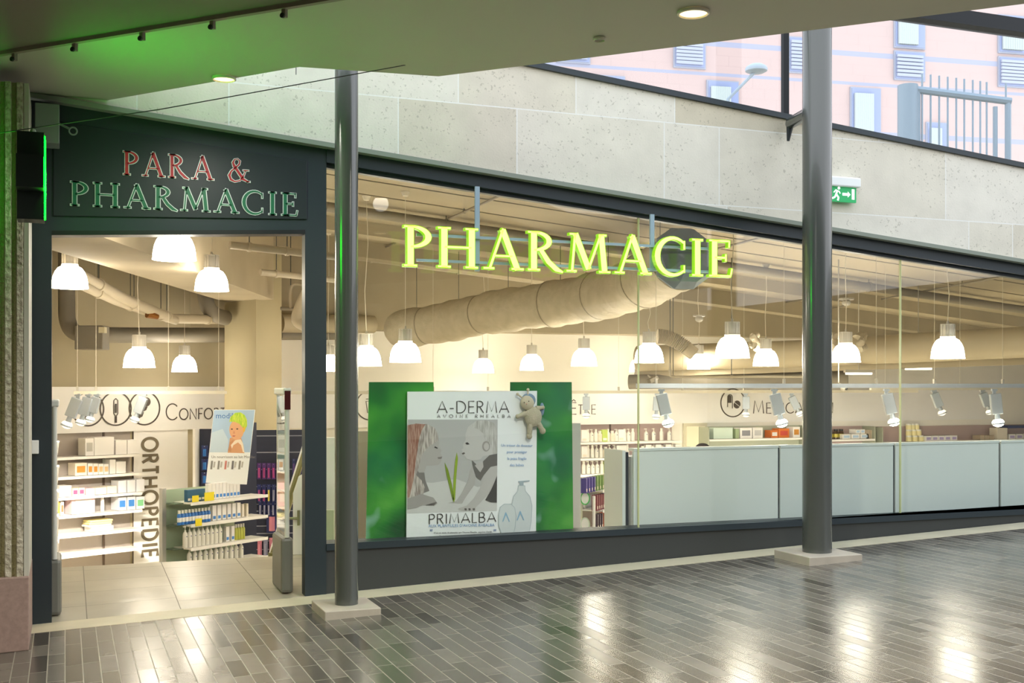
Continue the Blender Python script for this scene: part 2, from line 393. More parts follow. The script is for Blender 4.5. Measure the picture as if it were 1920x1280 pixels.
# big concrete beam running back from the entrance, and its pillar
bd = Vector((2.27, 5.9, 0)).normalized(); zl = 2.72
S = MB(); S.slab([(-.27, 9.9), (-.05, 8.86), (.10, 8.86), (2.55, 15.3), (2.05, 16.05)], zl, 4.0); struct('trim_20', S, CONC)
pA = [atT(421, HZ, 15.75), atT(480, HZ, 15.15), atT(528, HZ, 15.75), atT(470, HZ, 16.4)]
S = MB(); S.slab([(p.x, p.y) for p in pA], LOW, 3.85); struct('pillar', S, mat('pillar_paint', '#a39878', .8, vary=.06, vscale=1))
tag(bpy.data.objects['pillar'], 'beige square concrete pillar inside the shop behind the tilted baby placard', 'pillar'); del bpy.data.objects['pillar']['kind']
# ------------------------------------------------------------------ lettering
def rib(pts, ws, ex=0.0):
    """variable-width ribbon -> list of quads"""
    if not isinstance(ws, (list, tuple)): ws = [ws] * len(pts)
    if len(ws) == 2 and len(pts) > 2: ws = [ws[0] + (ws[1] - ws[0]) * i / (len(pts) - 1) for i in range(len(pts))]
    P = [Vector((a, b)) for a, b in pts]; L = []; Rr = []
    for i, p in enumerate(P):
        t = (P[min(i + 1, len(P) - 1)] - P[max(i - 1, 0)])
        t = t.normalized() if t.length > 1e-9 else Vector((1, 0)); nn = Vector((-t.y, t.x)); h = ws[i] / 2 + ex
        q = p + (t * ex if i == len(P) - 1 else (-t * ex if i == 0 else Vector((0, 0))))
        L.append(q + nn * h); Rr.append(q - nn * h)
    return [[tuple(Rr[i]), tuple(Rr[i + 1]), tuple(L[i + 1]), tuple(L[i])] for i in range(len(P) - 1)]
def arc(cx, cy, rx, ry, a0, a1, n=14):
    return [(cx + rx * math.cos(R(a0 + (a1 - a0) * i / n)), cy + ry * math.sin(R(a0 + (a1 - a0) * i / n))) for i in range(n + 1)]
def bulge(n, thin, thick, c=.5):
    return [thin + (thick - thin) * max(0, 1 - abs(i / n - c) / max(c, 1 - c)) ** .8 for i in range(n + 1)]
TH_, TN = .15, .055
def sf(x, y, wd=.30): return ([(x - wd / 2, y), (x + wd / 2, y)], .055)
def stem(x): return [([(x, 0), (x, 1)], TH_), sf(x, .027), sf(x, .973)]
SERIF = {
 'P': (.66, stem(.17) + [(arc(.17, .73, .40, .245, 90, -90), bulge(14, .05, .15))]),
 'H': (.98, stem(.17) + stem(.80) + [([(.17, .51), (.80, .51)], .06)]),
 'A': (.92, [([(.13, 0), (.46, 1.03)], .065), ([(.44, 1.0), (.80, 0)], .145), ([(.24, .34), (.68, .34)], .055), sf(.12, .027, .26), sf(.80, .027, .30)]),
 'R': (.86, stem(.17) + [(arc(.17, .75, .37, .225, 90, -90), bulge(14, .05, .14)), ([(.34, .53), (.52, .24), (.72, .05), (.88, -.02)], [.11, .13, .13, .05])]),
 'M': (1.12, [([(.14, 0), (.22, 1)], .065), ([(.22, .99), (.56, .08)], .145), ([(.55, .08), (.86, .99)], .06), ([(.87, 1), (.96, 0)], .145), sf(.13, .027, .26), sf(.96, .027, .30), sf(.18, .973, .2), sf(.91, .973, .2)]),
 'C': (.86, [(arc(.50, .5, .42, .49, 48, 312, 20), bulge(20, .055, .15)), ([(.79, .70), (.79, .93)], .05), ([(.79, .28), (.79, .08)], .045)]),
 'I': (.38, stem(.19)),
 'E': (.70, stem(.17) + [([(.17, .97), (.58, .97)], .06), ([(.17, .52), (.48, .52)], .06), ([(.17, .03), (.62, .03)], .06), ([(.575, .99), (.57, .80)], .05), ([(.48, .62), (.48, .42)], .05), ([(.61, .02), (.65, .24)], .05)]),
 '&': (.98, [([(.92, .02), (.70, .12), (.30, .68), (.25, .82), (.32, .96), (.45, .99), (.55, .90), (.52, .76), (.38, .62), (.18, .45), (.09, .26), (.16, .08), (.34, 0), (.55, .06), (.70, .24), (.80, .50)],
        [.06, .13, .13, .11, .06, .05, .08, .08, .06, .08, .13, .12, .07, .06, .06, .05]), ([(.68, .51), (.94, .51)], .05), ([(.84, .03), (1.0, .03)], .05)]),
}
def sans_glyphs():
    A = arc
    return {
 'A': (.86, [[(.03, 0), (.43, 1), (.83, 0)], [(.16, .32), (.70, .32)]]), 'B': (.68, [[(.08, 0), (.08, 1), (.32, 1)] + A(.32, .76, .22, .24, 90, -90, 8) + [(.08, .52)], [(.32, .52)] + A(.34, .26, .26, .26, 90, -90, 8) + [(.08, 0)]]),
 'C': (.90, [A(.52, .5, .46, .5, 42, 318, 20)]), 'D': (.84, [[(.08, 0), (.08, 1), (.32, 1)] + A(.32, .5, .46, .5, 90, -90, 14) + [(.08, 0)]]),
 'E': (.58, [[(.54, 1), (.08, 1), (.08, 0), (.54, 0)], [(.08, .52), (.50, .52)]]), 'F': (.56, [[(.52, 1), (.08, 1), (.08, 0)], [(.08, .52), (.46, .52)]]),
 'H': (.80, [[(.08, 0), (.08, 1)], [(.72, 0), (.72, 1)], [(.08, .52), (.72, .52)]]), 'I': (.22, [[(.11, 0), (.11, 1)]]), 'L': (.52, [[(.08, 1), (.08, 0), (.48, 0)]]),
 'M': (.98, [[(.07, 0), (.18, 1), (.49, .12), (.80, 1), (.91, 0)]]), 'N': (.84, [[(.08, 0), (.08, 1), (.76, 0), (.76, 1)]]), 'O': (1.02, [A(.51, .5, .47, .5, 0, 360, 28)]),
 'P': (.62, [[(.08, 0), (.08, 1), (.30, 1)] + A(.30, .75, .25, .25, 90, -90, 8) + [(.08, .5)]]), 'R': (.66, [[(.08, 0), (.08, 1), (.30, 1)] + A(.30, .76, .24, .24, 90, -90, 8) + [(.08, .52)], [(.28, .52), (.60, 0)]]),
 'S': (.56, [A(.28, .76, .22, .24, 30, 270, 10) + A(.28, .26, .24, .26, 90, -150, 10)]), 'T': (.60, [[(.02, 1), (.58, 1)], [(.30, 1), (.30, 0)]]), 'V': (.8, [[(.03, 1), (.4, 0), (.77, 1)]]),
 'U': (.78, [[(.08, 1), (.08, .3)] + A(.39, .3, .31, .3, 180, 360, 10) + [(.70, 1)]]), '-': (.44, [[(.06, .38), (.38, .38)]]), 'Ê': (.58, [[(.54, 1), (.08, 1), (.08, 0), (.54, 0)], [(.08, .52), (.50, .52)], [(.14, 1.12), (.30, 1.26), (.46, 1.12)]]),
 ' ': (.4, []), "'": (.2, [[(.1, 1), (.1, .75)]]), 'X': (.7, [[(.05, 0), (.65, 1)], [(.05, 1), (.65, 0)]])}
SANS = sans_glyphs()
def lay(text, kind, height, sp=.08, wd=.09, caps=1.0):
    """-> list of (char, x offset, polys scaled), total width. Lower-case input means small capital."""
    x = 0; out = []
    for ch in text:
        sc = height
        gch = ch
        if ch.islower() and kind == 'sans': sc = height * caps; gch = ch.upper()
        if kind == 'serif':
            if ch == ' ': x += .45 * sc; continue
            adv, st = SERIF[gch]
        else:
            adv, st = SANS[gch]; st = [(p, wd * height / sc) for p in st]
        out.append((ch, x, st, sc)); x += (adv + sp) * sc
    return out, x - sp * height
def glyph_mb(st, sc, d0, d1, ex=0.0, S=None, M=None, sxx=1.0, x0=0, z0=0):
    S = S or MB()
    for pts, w_ in st:
        for q in rib(pts, w_, ex / sc): S.prism([(x0 + a * sc * sxx, z0 + b * sc) for a, b in q], d0, d1, M)
    return S
def txt(body, size, x, z, mat_, y=0, parent=None, name='caption', align='LEFT', M=None, th=.0008, sx=1.0, rot=0, off=0):
    c = bpy.data.curves.new('t', 'FONT'); c.body = body; c.size = size; c.align_x = align; c.extrude = th; c.resolution_u = 2; c.offset = off
    o = bpy.data.objects.new('t', c); me = bpy.data.meshes.new_from_object(o)
    X = Matrix.Translation((x, y, z)) @ Matrix.Rotation(rot, 4, 'Y') @ Matrix.Rotation(R(90), 4, 'X') @ Matrix.Scale(sx, 4, (1, 0, 0))
    me.transform((M @ X) if M else X); me.materials.clear(); me.materials.append(mat_); me.name = name
    ob = bpy.data.objects.new(name, me); C.objects.link(ob)
    if parent is not None: ob.parent = parent
    bpy.data.objects.remove(o); return ob
# ------------------------------------------------------------------ fascia letters (silver rimmed, red and green)
SILV = mat('silver_rim', '#c5cbc9', .4, metal=.2); RED = mat('red_letter_face', '#a3131c', .5); GRN = mat('green_letter_face', '#0c5c3d', .5)
def fascia_row(text, xa, xb, za, zb, h, m_):
    L, wtot = lay(text, 'serif', h, sp=.14)
    sx_ = (xb - xa) / wtot
    for ch, x, st, sc in L:
        f = x / wtot; z = za + (zb - za) * f
        o = glyph_mb(st, sc, FY - .017, FY - .012, .0035, None, None, sx_, xa + x * sx_, z).build('letter', SILV, fascia)
        glyph_mb(st, sc, FY - .0185, FY - .0172, -.0015, None, None, sx_, xa + x * sx_, z).build('letter_face', m_, o)
fascia_row('PARA &', .37, 1.235, 3.052, 3.052, .165, RED)
fascia_row('PHARMACIE', .03, 1.585, 2.822, 2.830, .165, GRN)
# ------------------------------------------------------------------ the yellow-green illuminated sign
YG = mat('lit_letter_face', '#f2f7a0', .5, emit='#f0ff6a', es=1.1); YGS = mat('lit_letter_side', '#8fc40f', .4, emit='#8fd000', es=.55)
sign = thing('illuminated_sign', 'yellow-green glowing serif letters on pale rails in front of the shop window', 'sign', Vector((2.33, 8.30, 2.48)))
L, wt = lay('PHARMACIE', 'serif', .305, sp=.10); sx_ = 2.83 / wt
for ch, x, st, sc in L:
    o = glyph_mb(st, sc, -.012, .03, .003, None, None, sx_, x * sx_, .012 * x / wt).build('letter', YGS, sign)
    glyph_mb(st, sc, -.015, -.0122, -.002, None, None, sx_, x * sx_, .012 * x / wt).build('letter_face', YG, o)
RAIL = mat('pale_blue_rail', '#9db2bd', .4)
for zz in (.055, .245): MB().box(.12, 2.70, .035, .055, zz - .01, zz + .01).build('rail', RAIL, sign)
for u in (895, 1223):
    p = onY(u, 400, 8.36); MB().box(p.x - 2.33 - .018, p.x - 2.33 + .018, .056, .075, -.01 if u < 1000 else .04, onY(u, 350 if u < 1000 else 402, 8.37).z - 2.48).build('post', RAIL, sign)
# ------------------------------------------------------------------ columns with stone base plates
COLM = mat('grey_gloss_column', '#494c48', .22, spec=.9, coat=.3, bump=.02, bscale=40)
PLATE = mat('base_plate_stone', '#b5ab9b', .5, vary=.12, vscale=6, bump=.1)
def column(cx, cy, r, x0, x1, y0, y1, lab, plab, zp):
    o = MB().lathe([(1e-4, 0), (r, 0), (r, 6.3), (1e-4, 6.3)], (0, 0, 0), 48).build('column', COLM, None, True, M=Matrix.Translation((cx, cy, zp)))
    tag(o, lab, 'column')
    q = MB().slab([(x0, y0), (x1, y0), (x1, y1), (x0, y1)], lambda x, y: fz(x) - .02, zp).build('base_plate', PLATE, None, bevel=.006)
    tag(q, plab, 'base plate'); return o
column(1.785, 7.76, .079, 1.59, 1.97, 7.54, 7.98, 'slim grey steel column beside the shop doorway', 'square stone base plate under the slim column by the doorway', .115)
column(5.63, 7.80, .116, 5.385, 5.885, 7.56, 8.04, 'thick grey steel column in front of the frosted counter panels', 'square stone base plate under the thick column at the right', .265)
ST = thing('wall_bracket', 'short grey pipe bracket tying the thick column to the skylight mullion', 'bracket', Vector((5.63, 7.9, 3.82)))
MB().tube([(0, -.05, 0), (.10, .40, .0), (.115, .46, .0)], [.05, .05, .03], 18).build('pipe_stub', COLM, ST, True)
MB().tube([(.10, .42, -.03), (.09, .43, -.15)], [.03, .012], 8).build('hook', mat('dark_iron', '#23282c', .5), ST)
# ------------------------------------------------------------------ tooled stone pier at the left
S = MB(); n = 17; px_a, px_b, py = -1.35, -.235, 7.67
pts = [(px_b, 8.395), (px_a, 8.395)]
prof = []
for i in range(n):
    a = px_a + (px_b - px_a) * i / n; b = (px_b - px_a) / n
    prof += [(a, py + .022), (a + b * .3, py + .022), (a + b * .42, py), (a + b * .9, py), (a + b * .99, py + .022)]
prof.append((px_b, py + .022))
def ribm():
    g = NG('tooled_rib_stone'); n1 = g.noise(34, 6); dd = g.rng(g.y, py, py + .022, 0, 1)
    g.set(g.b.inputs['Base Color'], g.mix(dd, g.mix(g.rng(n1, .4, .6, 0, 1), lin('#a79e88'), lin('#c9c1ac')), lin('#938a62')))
    g.b.inputs['Roughness'].default_value = .9; g.bump(n1, 1.0, .03); return g.m
S.slab(prof + pts, .435, 3.445)
pier = tag(S.build('stone_pier', ribm()), 'stone pier with vertical tooled ribs on a pinkish plinth at the left edge', 'pier')
MB().box(px_b - .0, px_b + .028, 7.68, 8.395, .435, 3.445).build('corner_strip', mat('pier_strip', '#b9b6a8', .6), pier)
MB().slab([(px_a, 7.64), (-.205, 7.64), (-.205, 8.44), (px_a, 8.44)], fz, .435).build('plinth', mat('pink_granite', '#9c8378', .6, vary=.15, vscale=40), pier, bevel=.006)
# white door contact box
tag(MB().box(-.232, -.165, FY - .04, FY, 1.14, 1.23).build('contact_box', WHITE, bevel=.004), 'small white box fixed to the door post beside the pier', 'box')
# ------------------------------------------------------------------ pharmacy cross seen edge-on
CR = thing('pharmacy_cross', 'dark pharmacy cross box seen edge-on with glowing green faces beside the pier', 'sign', Vector((-.17, 6.93, 2.745)))
cs, ar = .235, .085
pol = [(-ar, -cs), (ar, -cs), (ar, -ar), (cs, -ar), (cs, ar), (ar, ar), (ar, cs), (-ar, cs), (-ar, ar), (-cs, ar), (-cs, -ar), (-ar, -ar)]
RX = Matrix.Rotation(R(90), 4, 'Z')
Q = MB().prism(pol, -.062, .064, RX)
for w4 in rib(pol + pol[:1], .008): Q.prism(w4, -.063, .074, RX)
Q.build('housing', mat('dark_green_box', '#031a12', .6), CR)
pol2 = [(a * .93, b * .93) for a, b in pol]; GE = mat('green_neon', '#10ff60', .5, emit='#00ff0a', es=GREEN)
MB().prism(pol2, -.069, -.0622, RX).build('lit_face', GE, CR); MB().prism(pol2, .0642, .069, RX).build('lit_face', GE, CR)
ARM = mat('grey_green_paint', '#7f8a80', .5)
MB().tube([(.0, .05, .235), (.0, .2, .30), (.02, 1.5, .36)], .016, 8).build('mount_arm', ARM, CR, True)
BX = thing('wall_speaker', 'grey-green box with a ring hook at the top of the door frame', 'box', Vector((-.085, 8.34, 3.20)))
MB().box(-.10, .05, -.1, .105, 0, .26).build('body', ARM, BX, bevel=.006); MB().tube([(.05, 0, .15), (.11, -.02, .12)], .008, 8).build('hook_arm', ARM, BX)
MB().tube([(.135 + .025 * math.cos(a), -.02, .105 + .025 * math.sin(a)) for a in [2 * math.pi * i / 14 for i in range(15)]], .006, 6, False).build('ring', ARM, BX)
# wires
WIRE = mat('thin_wire', '#3a3f39', .5)
p0, p1 = atT(-20, 252, 6.2), atT(1310, 6, 5.9)
p1 = onZ(760, 122, SZ); tag(MB().tube([p0, atT(300, 205, 6.5), p1], .003, 6).build('tension_cable', WIRE), 'thin cable crossing diagonally in front of the fascia', 'cable')
p = onZ(556, 40, SZ)
tag(MB().tube([onY(555, 140, 8.2), onY(556, 0, 8.2)], .003, 6).build('hanging_wire', WIRE), 'thin vertical wire hanging in front of the stone band', 'wire')
# soffit joint line
p0, p1 = onZ(1517, 48, SZ), onZ(1515, 0, SZ)
# curtain rail with brackets at the bulkhead edge
RB = mat('rail_paint', '#8a8070', .6)
RL = thing('curtain_rail', 'painted rail with small brackets along the bulkhead edge at top left', 'rail', Vector((bA.x, bA.y, 3.47)))
dx = dB; nrm = Vector((-dB.y, dB.x, 0))
RLM = Matrix.Rotation(math.atan2(dB.y, dB.x), 4, 'Z')
MB().box(-2.6, 9, -.0, .03, -.022, .0, RLM).build('rail', RB, RL)
for u, v in ((22, 92), (135, 73), (257, 50), (387, 27), (522, 4)):
    q = onZ(u, v, 3.47); k = (q - bA).dot(dB)
    br = MB().box(k - .012, k + .012, .012, .036, -.062, -.0, RLM).box(k - .02, k + .02, .0, .04, -.012, 0, RLM).build('bracket', RB, RL, bevel=.003)
    MB().cyl((0, 0, 0), .013, .01, 12, RLM @ Matrix.Translation((k + .0, .012, -.055)) @ Matrix.Rotation(R(90), 4, 'X')).build('screw', BLACK, br)
# soffit downlights
DL = mat('warm_lit_disc', '#fff3d8', .5, emit='#ffe0a8', es=2.2)
def downlight(u, v, r, lab, rimc='#d8d2c0', em=DL):
    q = onZ(u, v, SZ - .012); t = thing('downlight', lab, 'ceiling light', Vector((q.x, q.y, SZ)))
    MB().lathe([(r, -.001), (r * 1.12, -.004), (r * 1.12, -.016), (r, -.02), (r * .96, -.012), (r * .96, -.002)], (0, 0, 0), 28).build('rim', mat('downlight_rim', rimc, .4), t, True)
    MB().lathe([(1e-4, -.011), (r * .95, -.011), (r * .95, -.003), (1e-4, -.003)], (0, 0, 0), 28).build('lens', em, t); return t
dl_a = downlight(1300, 25, .075, 'round lit downlight in the soffit above the stone band')
dl_b = downlight(420, 148, .068, 'round lit downlight at the soffit edge above the fascia')
def mall_light(t, w_=None):
    l = bpy.data.lights.new('downlight_beam', 'SPOT'); l.energy = w_ or MALL; l.spot_size = R(165); l.spot_blend = .6; l.shadow_soft_size = .08; l.color = (1, .95, .86)
    o = bpy.data.objects.new('downlight_beam', l); C.objects.link(o); o.parent = t; o.location = (0, 0, -.07)
mall_light(dl_a, 260); mall_light(dl_b, 60)
for i, (x, y) in enumerate(((-2.5, 4.6), (.6, 2.6), (3.6, 3.2), (6.4, .6), (-2.0, -1.5), (2.5, -2.5), (9.5, -2.5))):  # unseen downlights added to brighten the mall side
    zz0 = SZ if i in (1, 2, 3, 6) else 3.47
    t = thing('downlight', 'added round downlight brightening the mall from behind the viewer', 'ceiling light', Vector((x, y, 3.47)), 'added mall downlights outside the view')
    MB().lathe([(.08, -.001), (.09, -.004), (.09, -.016), (.08, -.02), (.075, -.012), (.075, -.002)], (0, 0, 0), 28).build('rim', mat('downlight_rim', '#d8d2c0', .4), t, True)
    MB().lathe([(1e-4, -.011), (.075, -.011), (.075, -.003), (1e-4, -.003)], (0, 0, 0), 28).build('lens', DL, t); mall_light(t)
downlight(1124, 74, .03, 'small unlit disc in the soffit', em=mat('unlit_disc', '#a7a392', .5))
# emergency exit sign on the stone
EX = onY(1560, 400, 8.4)
q0, q1 = onY(1561, 350, 8.3), onY(1611, 379, 8.3)
t = thing('exit_sign', 'green running man exit sign under a white lamp housing behind the thick column', 'sign', Vector((q0.x, 8.36, q1.z)))
W_, H_ = q1.x - q0.x + .03, onY(1585, 351, 8.33).z - onY(1585, 379, 8.33).z
MB().box(-.04, W_ + .0, -.05, .04, H_ + .0, H_ + .085).build('lamp_housing', mat('lamp_housing_white', '#f4f6f2', .4), t, bevel=.012)
MB().box(0, W_ - .03, -.02, 0, 0, H_).build('panel', mat('exit_green', '#12a05a', .4, emit='#0ea558', es=.35), t)
WL_ = mat('exit_white', '#ffffff', .4, emit='#ffffff', es=.6)
XS = Matrix.Diagonal(((W_ - .03) / .2, 1, H_ / .1, 1))
S = MB()
for pts, w_ in [([(.055, .075), (.048, .05), (.065, .028), (.060, .008)], .013), ([(.048, .05), (.038, .03), (.018, .02)], .012), ([(.03, .06), (.045, .078), (.07, .068), (.078, .055)], .008)]:
    for q in rib(pts, w_): S.prism(q, -.023, -.0202, XS)
S.prism(arc(.068, .091, .010, .010, 0, 330, 10), -.023, -.0202, XS); S.build('running_man', WL_, t)
S = MB(); S.prism([(.095, .043), (.135, .043), (.135, .032), (.155, .052), (.135, .072), (.135, .061), (.095, .061)], -.023, -.0202, XS); S.build('arrow', WL_, t)
MB().box(.165, .185, -.023, -.0202, .02, .09, XS).build('door_symbol', WL_, t)
# ------------------------------------------------------------------ outside: pink building, lamp, gate
BF = Frame(1500, 34, R(-8) + TH - TH)
def pink():
    g = NG('pink_cladding'); zf = g.math('DIVIDE', g.z, .3); fr = g.math('FRACT', zf)
    jn = g.math('LESS_THAN', fr, .03); vb = g.math('LESS_THAN', g.math('FRACT', g.math('DIVIDE', g.math('ADD', g.x, g.math('MULTIPLY', g.math('FLOOR', zf), .37)), 1.3)), .012)
    bnd = g.math('MAXIMUM', g.math('LESS_THAN', g.math('FRACT', g.math('DIVIDE', g.math('ADD', g.z, .4), 2.35)), .065), g.math('LESS_THAN', g.math('FRACT', g.math('DIVIDE', g.math('ADD', g.z, 1.25), 2.35)), .04))
    c = g.mix(g.math('MULTIPLY', g.math('MAXIMUM', jn, vb), .5), lin('#c5aea8'), lin('#ab9690'))
    g.set(g.b.inputs['Base Color'], g.mix(bnd, c, lin('#a3a7bb'))); g.b.inputs['Roughness'].default_value = .8; return g.m
bw = struct
BD = tag(bpy.data.objects.new('apartment_building', None), 'pale pink clad building with blinds seen through the skylight window', 'building'); C.objects.link(BD); BD.matrix_world = BF.M()
kk = lambda u: BF.k(u); zz_ = lambda u, v: BF.z(u, v)
MB().box(-16, 22, 0, 6, -1, 19).build('wall', pink(), BD)
FRM = mat('window_frame_grey', '#9fa5b4', .5); CUR = mat('pale_curtain', '#b5c0bd', .7); SLAT = mat('blind_slats', '#a9b1c4', .5); DARKW = mat('dim_window_glass', '#8f9cc0', .15)
def bwin(u0, u1, v0, v1, kind):
    a, b = kk(u0), kk(u1); zt, zb_ = zz_((u0 + u1) / 2, v0), zz_((u0 + u1) / 2, v1)
    wn = MB().box(a, b, -.06, .0, zb_, zt).build('window', FRM, BD)
    MB().box(a + .04, b - .04, -.08, -.061, zb_ + .04, zt - .04).build('pane', DARKW, wn)
    S = MB()
    if kind == 'blind':
        n_ = max(5, int((zt - zb_) / .13))
        for i in range(n_): z = zb_ + .1 + (zt - zb_ - .2) * i / n_; S.box(a + .05, b - .12, -.16, -.10, z, z + .08)
        S.build('blind', SLAT, wn)
    else:
        n_ = 9
        for i in range(n_): x = a + .1 + (b - a - .4) * i / n_; S.lathe([(.05, zb_ + .1), (.05, zt - .2)], (x + .04, -.13, 0), 8)
        S.build('curtain', CUR, wn, True)
for a in ((1262, 1322, 76, 129, 'blind'), (1324, 1384, 152, 206, 'curtain'), (1042, 1106, 60, 119, 'blind'), (1107, 1171, 142, 190, 'curtain'), (1477, 1514, 70, 138, 'blind'), (1675, 1733, 97, 152, 'blind'), (1675, 1733, 20, 92, 'curtain'), (1593, 1650, 165, 260, 'curtain'),
          (1870, 1930, 108, 165, 'blind'), (1870, 1930, 30, 102, 'curtain'), (1735, 1775, 230, 330, 'curtain')): bwin(*a)
LP = thing('street_lamp', 'round grey street lamp head on a slanted arm outside the skylight window', 'street lamp', atT(1365, 430, 16))
o = atT(1365, 430, 16); lc = atT(1418, 132, 16); MR = Matrix.Rotation(-TH, 4, 'Z')
SLM = mat('lamp_grey', '#a9b7c2', .4)
a_ = MR @ Vector((0, 0, 0)); v1_ = atT(1365, 186, 16) - o; v2_ = lc - o
MB().tube([Vector((0, 0, 0)), v1_, v2_ + Vector((0, 0, .0))], .025, 8).build('pole', SLM, LP, True)
MB().lathe([(1e-4, .09), (.08, .085), (.14, .05), (.155, .02), (.15, -.01), (.10, -.035), (1e-4, -.04)], v2_, 24).build('lamp_head', SLM, LP, True)
GT = thing('railing', 'grey steel gate frame with thin vertical bars outside the skylight window', 'railing', atT(1690, 330, 15))
go = atT(1690, 330, 15); GR = mat('galvanised_gate', '#8799a6', .45, metal=.2)
def gp(u, v, t=15): return atT(u, v, t) - go
MB().tube([gp(1702, 340), gp(1702, 160)], .13, 12).build('post', GR, GT, True)
MB().tube([gp(1720, 340), gp(1720, 168)], .04, 8).build('post', GR, GT); MB().tube([gp(1866, 340), gp(1866, 200)], .03, 8).build('post', GR, GT); MB().tube([gp(1890, 340), gp(1890, 188)], .04, 8).build('post', GR, GT)
MB().tube([gp(1702, 166), gp(1895, 190)], .05, 8).build('top_rail', GR, GT)
for i, u in enumerate((1729, 1745, 1761, 1777, 1793, 1808, 1824, 1838, 1850, 1886)):
    MB().tube([gp(u, 340), gp(u, 138 + i * 2)], .013, 6).build('bar', GR, GT)
# ------------------------------------------------------------------ pendant lamps
SHADE = mat('lit_shade', '#fffdf4', .4, emit='#fff4e2', es=LAMP); HOUS = mat('lamp_housing_grey', '#b3ada0', .45, metal=.3); RIMW = mat('shade_collar', '#e9e4d6', .4, emit='#fff0d0', es=.6); CORD = mat('lamp_cord', '#d8d0bd', .6)
D_ = .32
m_shade = MB().lathe([(.062, .205), (.078, .200), (.105, .185), (.130, .150), (.148, .105), (.157, .055), (.160, .012), (.164, 0), (.155, .0), (.152, .02), (.14, .09), (.10, .165), (.06, .185)], n=24).mesh('shade', SHADE, True)
hm = MB(); pr = []
hm.lathe([(1e-4, .345), (.070, .345), (.070, .338), (.066, .336), (.066, .222), (1e-4, .222)], n=24)
for i in range(12): a = 2 * math.pi * i / 12; hm.box(-.003, .003, .064, .072, .224, .338, Matrix.Rotation(a, 4, 'Z'))
m_hous = hm.mesh('housing', HOUS, True)
m_coll = MB().lathe([(.05, .222), (.074, .222), (.074, .208), (.062, .204)], n=24).mesh('collar', RIMW, True)
m_plug = MB().cyl((0, 0, .345), .012, .03, 8).mesh('cord_grip', HOUS)
def part(name, me, par):
    o = bpy.data.objects.new(name, me); C.objects.link(o); o.parent = par; return o
def pendant(u, v, wpx, lab, cord=None):
    t = FPX * D_ / wpx; p = atT(u, v, t); e = thing('pendant_lamp', lab, 'pendant lamp', p, 'white dome pendant lamps in the shop')
    part('shade', m_shade, e); part('collar', m_coll, e); part('housing', m_hous, e); part('cord_grip', m_plug, e)
    top = (ceil_z(p.x) if cord is None else cord) - p.z
    b = random.uniform(-.02, .02)
    MB().tube([(0, 0, .36), (b, 0, .36 + .3 * (top - .36)), (-b, 0, .36 + .65 * (top - .36)), (0, 0, top - .01)], .004, 6).build('cord', CORD, e)
    if abs(top - .4) > .2: MB().lathe([(1e-4, top - .05), (.03, top - .045), (.05, top), (1e-4, top)], n=12).build('ceiling_rose', CORD, e)
    return e
PD = [(327, 487, 79, 'white dome pendant lamp largest and highest in the doorway, cut by the door head'), (131, 540, 65, 'white dome pendant lamp high at the left post of the doorway'),
 (397, 545, 62, 'white dome pendant lamp high in front of the concrete beam, right of the largest one'), (261, 689, 57, 'white dome pendant lamp hanging low in the doorway over the comfort wall'),
 (346, 697, 46, 'smallest white dome pendant lamp in the doorway left of the pillar'), (616, 696, 46, 'white dome pendant lamp half hidden between door frame and slim column'),
 (687, 686, 56, 'white dome pendant lamp just right of the slim column'), (760, 679, 58, 'white dome pendant lamp under the far end of the big duct'),
 (906, 699, 40, 'small white dome pendant lamp above the gap between the green panels'), (997, 694, 44, 'white dome pendant lamp above the right green panel'),
 (1095, 686, 48, 'white dome pendant lamp right of the right green panel'), (1217, 680, 54, 'white dome pendant lamp behind the first glass joint'),
 (1199, 697, 38, 'small white dome pendant lamp partly behind the one at the glass joint'), (1310, 692, 42, 'small white dome pendant lamp beside the corrugated hose'),
 (1373, 671, 63, 'large white dome pendant lamp under the last letter of the yellow sign'), (1436, 686, 47, 'white dome pendant lamp left of the thick column'),
 (1586, 679, 53, 'white dome pendant lamp right of the thick column'), (1777, 672, 60, 'white dome pendant lamp furthest right')]
for i, (u, v, w_, lab) in enumerate(PD): pendant(u, v, w_, lab, {11: 2.50}.get(i))
# ------------------------------------------------------------------ ducts and pipes
DUCT = NG('fabric_duct'); n_ = DUCT.noise(9, 5); DUCT.set(DUCT.b.inputs['Base Color'], DUCT.mix(DUCT.rng(n_, .35, .65, 0, 1), lin('#b0a58c'), lin('#bbb098'))); DUCT.b.inputs['Roughness'].default_value = .7; DUCT.bump(DUCT.noise(5, 4), .7, .04)
DUCT = DUCT.m
def spline(P, n=8):
    P = [Vector(p) for p in P]; Q = [P[0] * 2 - P[1]] + P + [P[-1] * 2 - P[-2]]; out = []
    for i in range(1, len(Q) - 2):
        for j in range(n):
            t = j / n; a, b, c, d = Q[i - 1], Q[i], Q[i + 1], Q[i + 2]
            out.append(.5 * ((2 * b) + (c - a) * t + (2 * a - 5 * b + 4 * c - d) * t * t + (3 * b - a - 3 * c + d) * t ** 3))
    return out + [P[-1]]
FD = thing('fabric_duct', 'large beige wrinkled fabric air duct rising toward the yellow sign', 'air duct', atT(900, 600, 15))
fo = atT(900, 600, 15); FR = .27
pth = [atT(732, 620, 16.4), atT(830, 605, 15.9), atT(920, 586, 15.2), atT(1020, 572, 14.6), atT(1110, 557, 14.0), atT(1200, 530, 13.0), atT(1275, 487, 11.9)]
sp_ = spline([p - fo for p in pth], 12)
rr = []
for i in range(len(sp_)):
    f = i / (len(sp_) - 1); r_ = FR * (1 + .16 * f * f) * (1 + .035 * math.sin(i * 1.35) + .03 * math.sin(i * .53) + random.uniform(-.012, .012))
    if i < 4: r_ = FR * (.55, .82, .94, .99)[i]
    rr.append(r_)
MB().tube(sp_, rr, 28).build('duct_body', DUCT, FD, True)
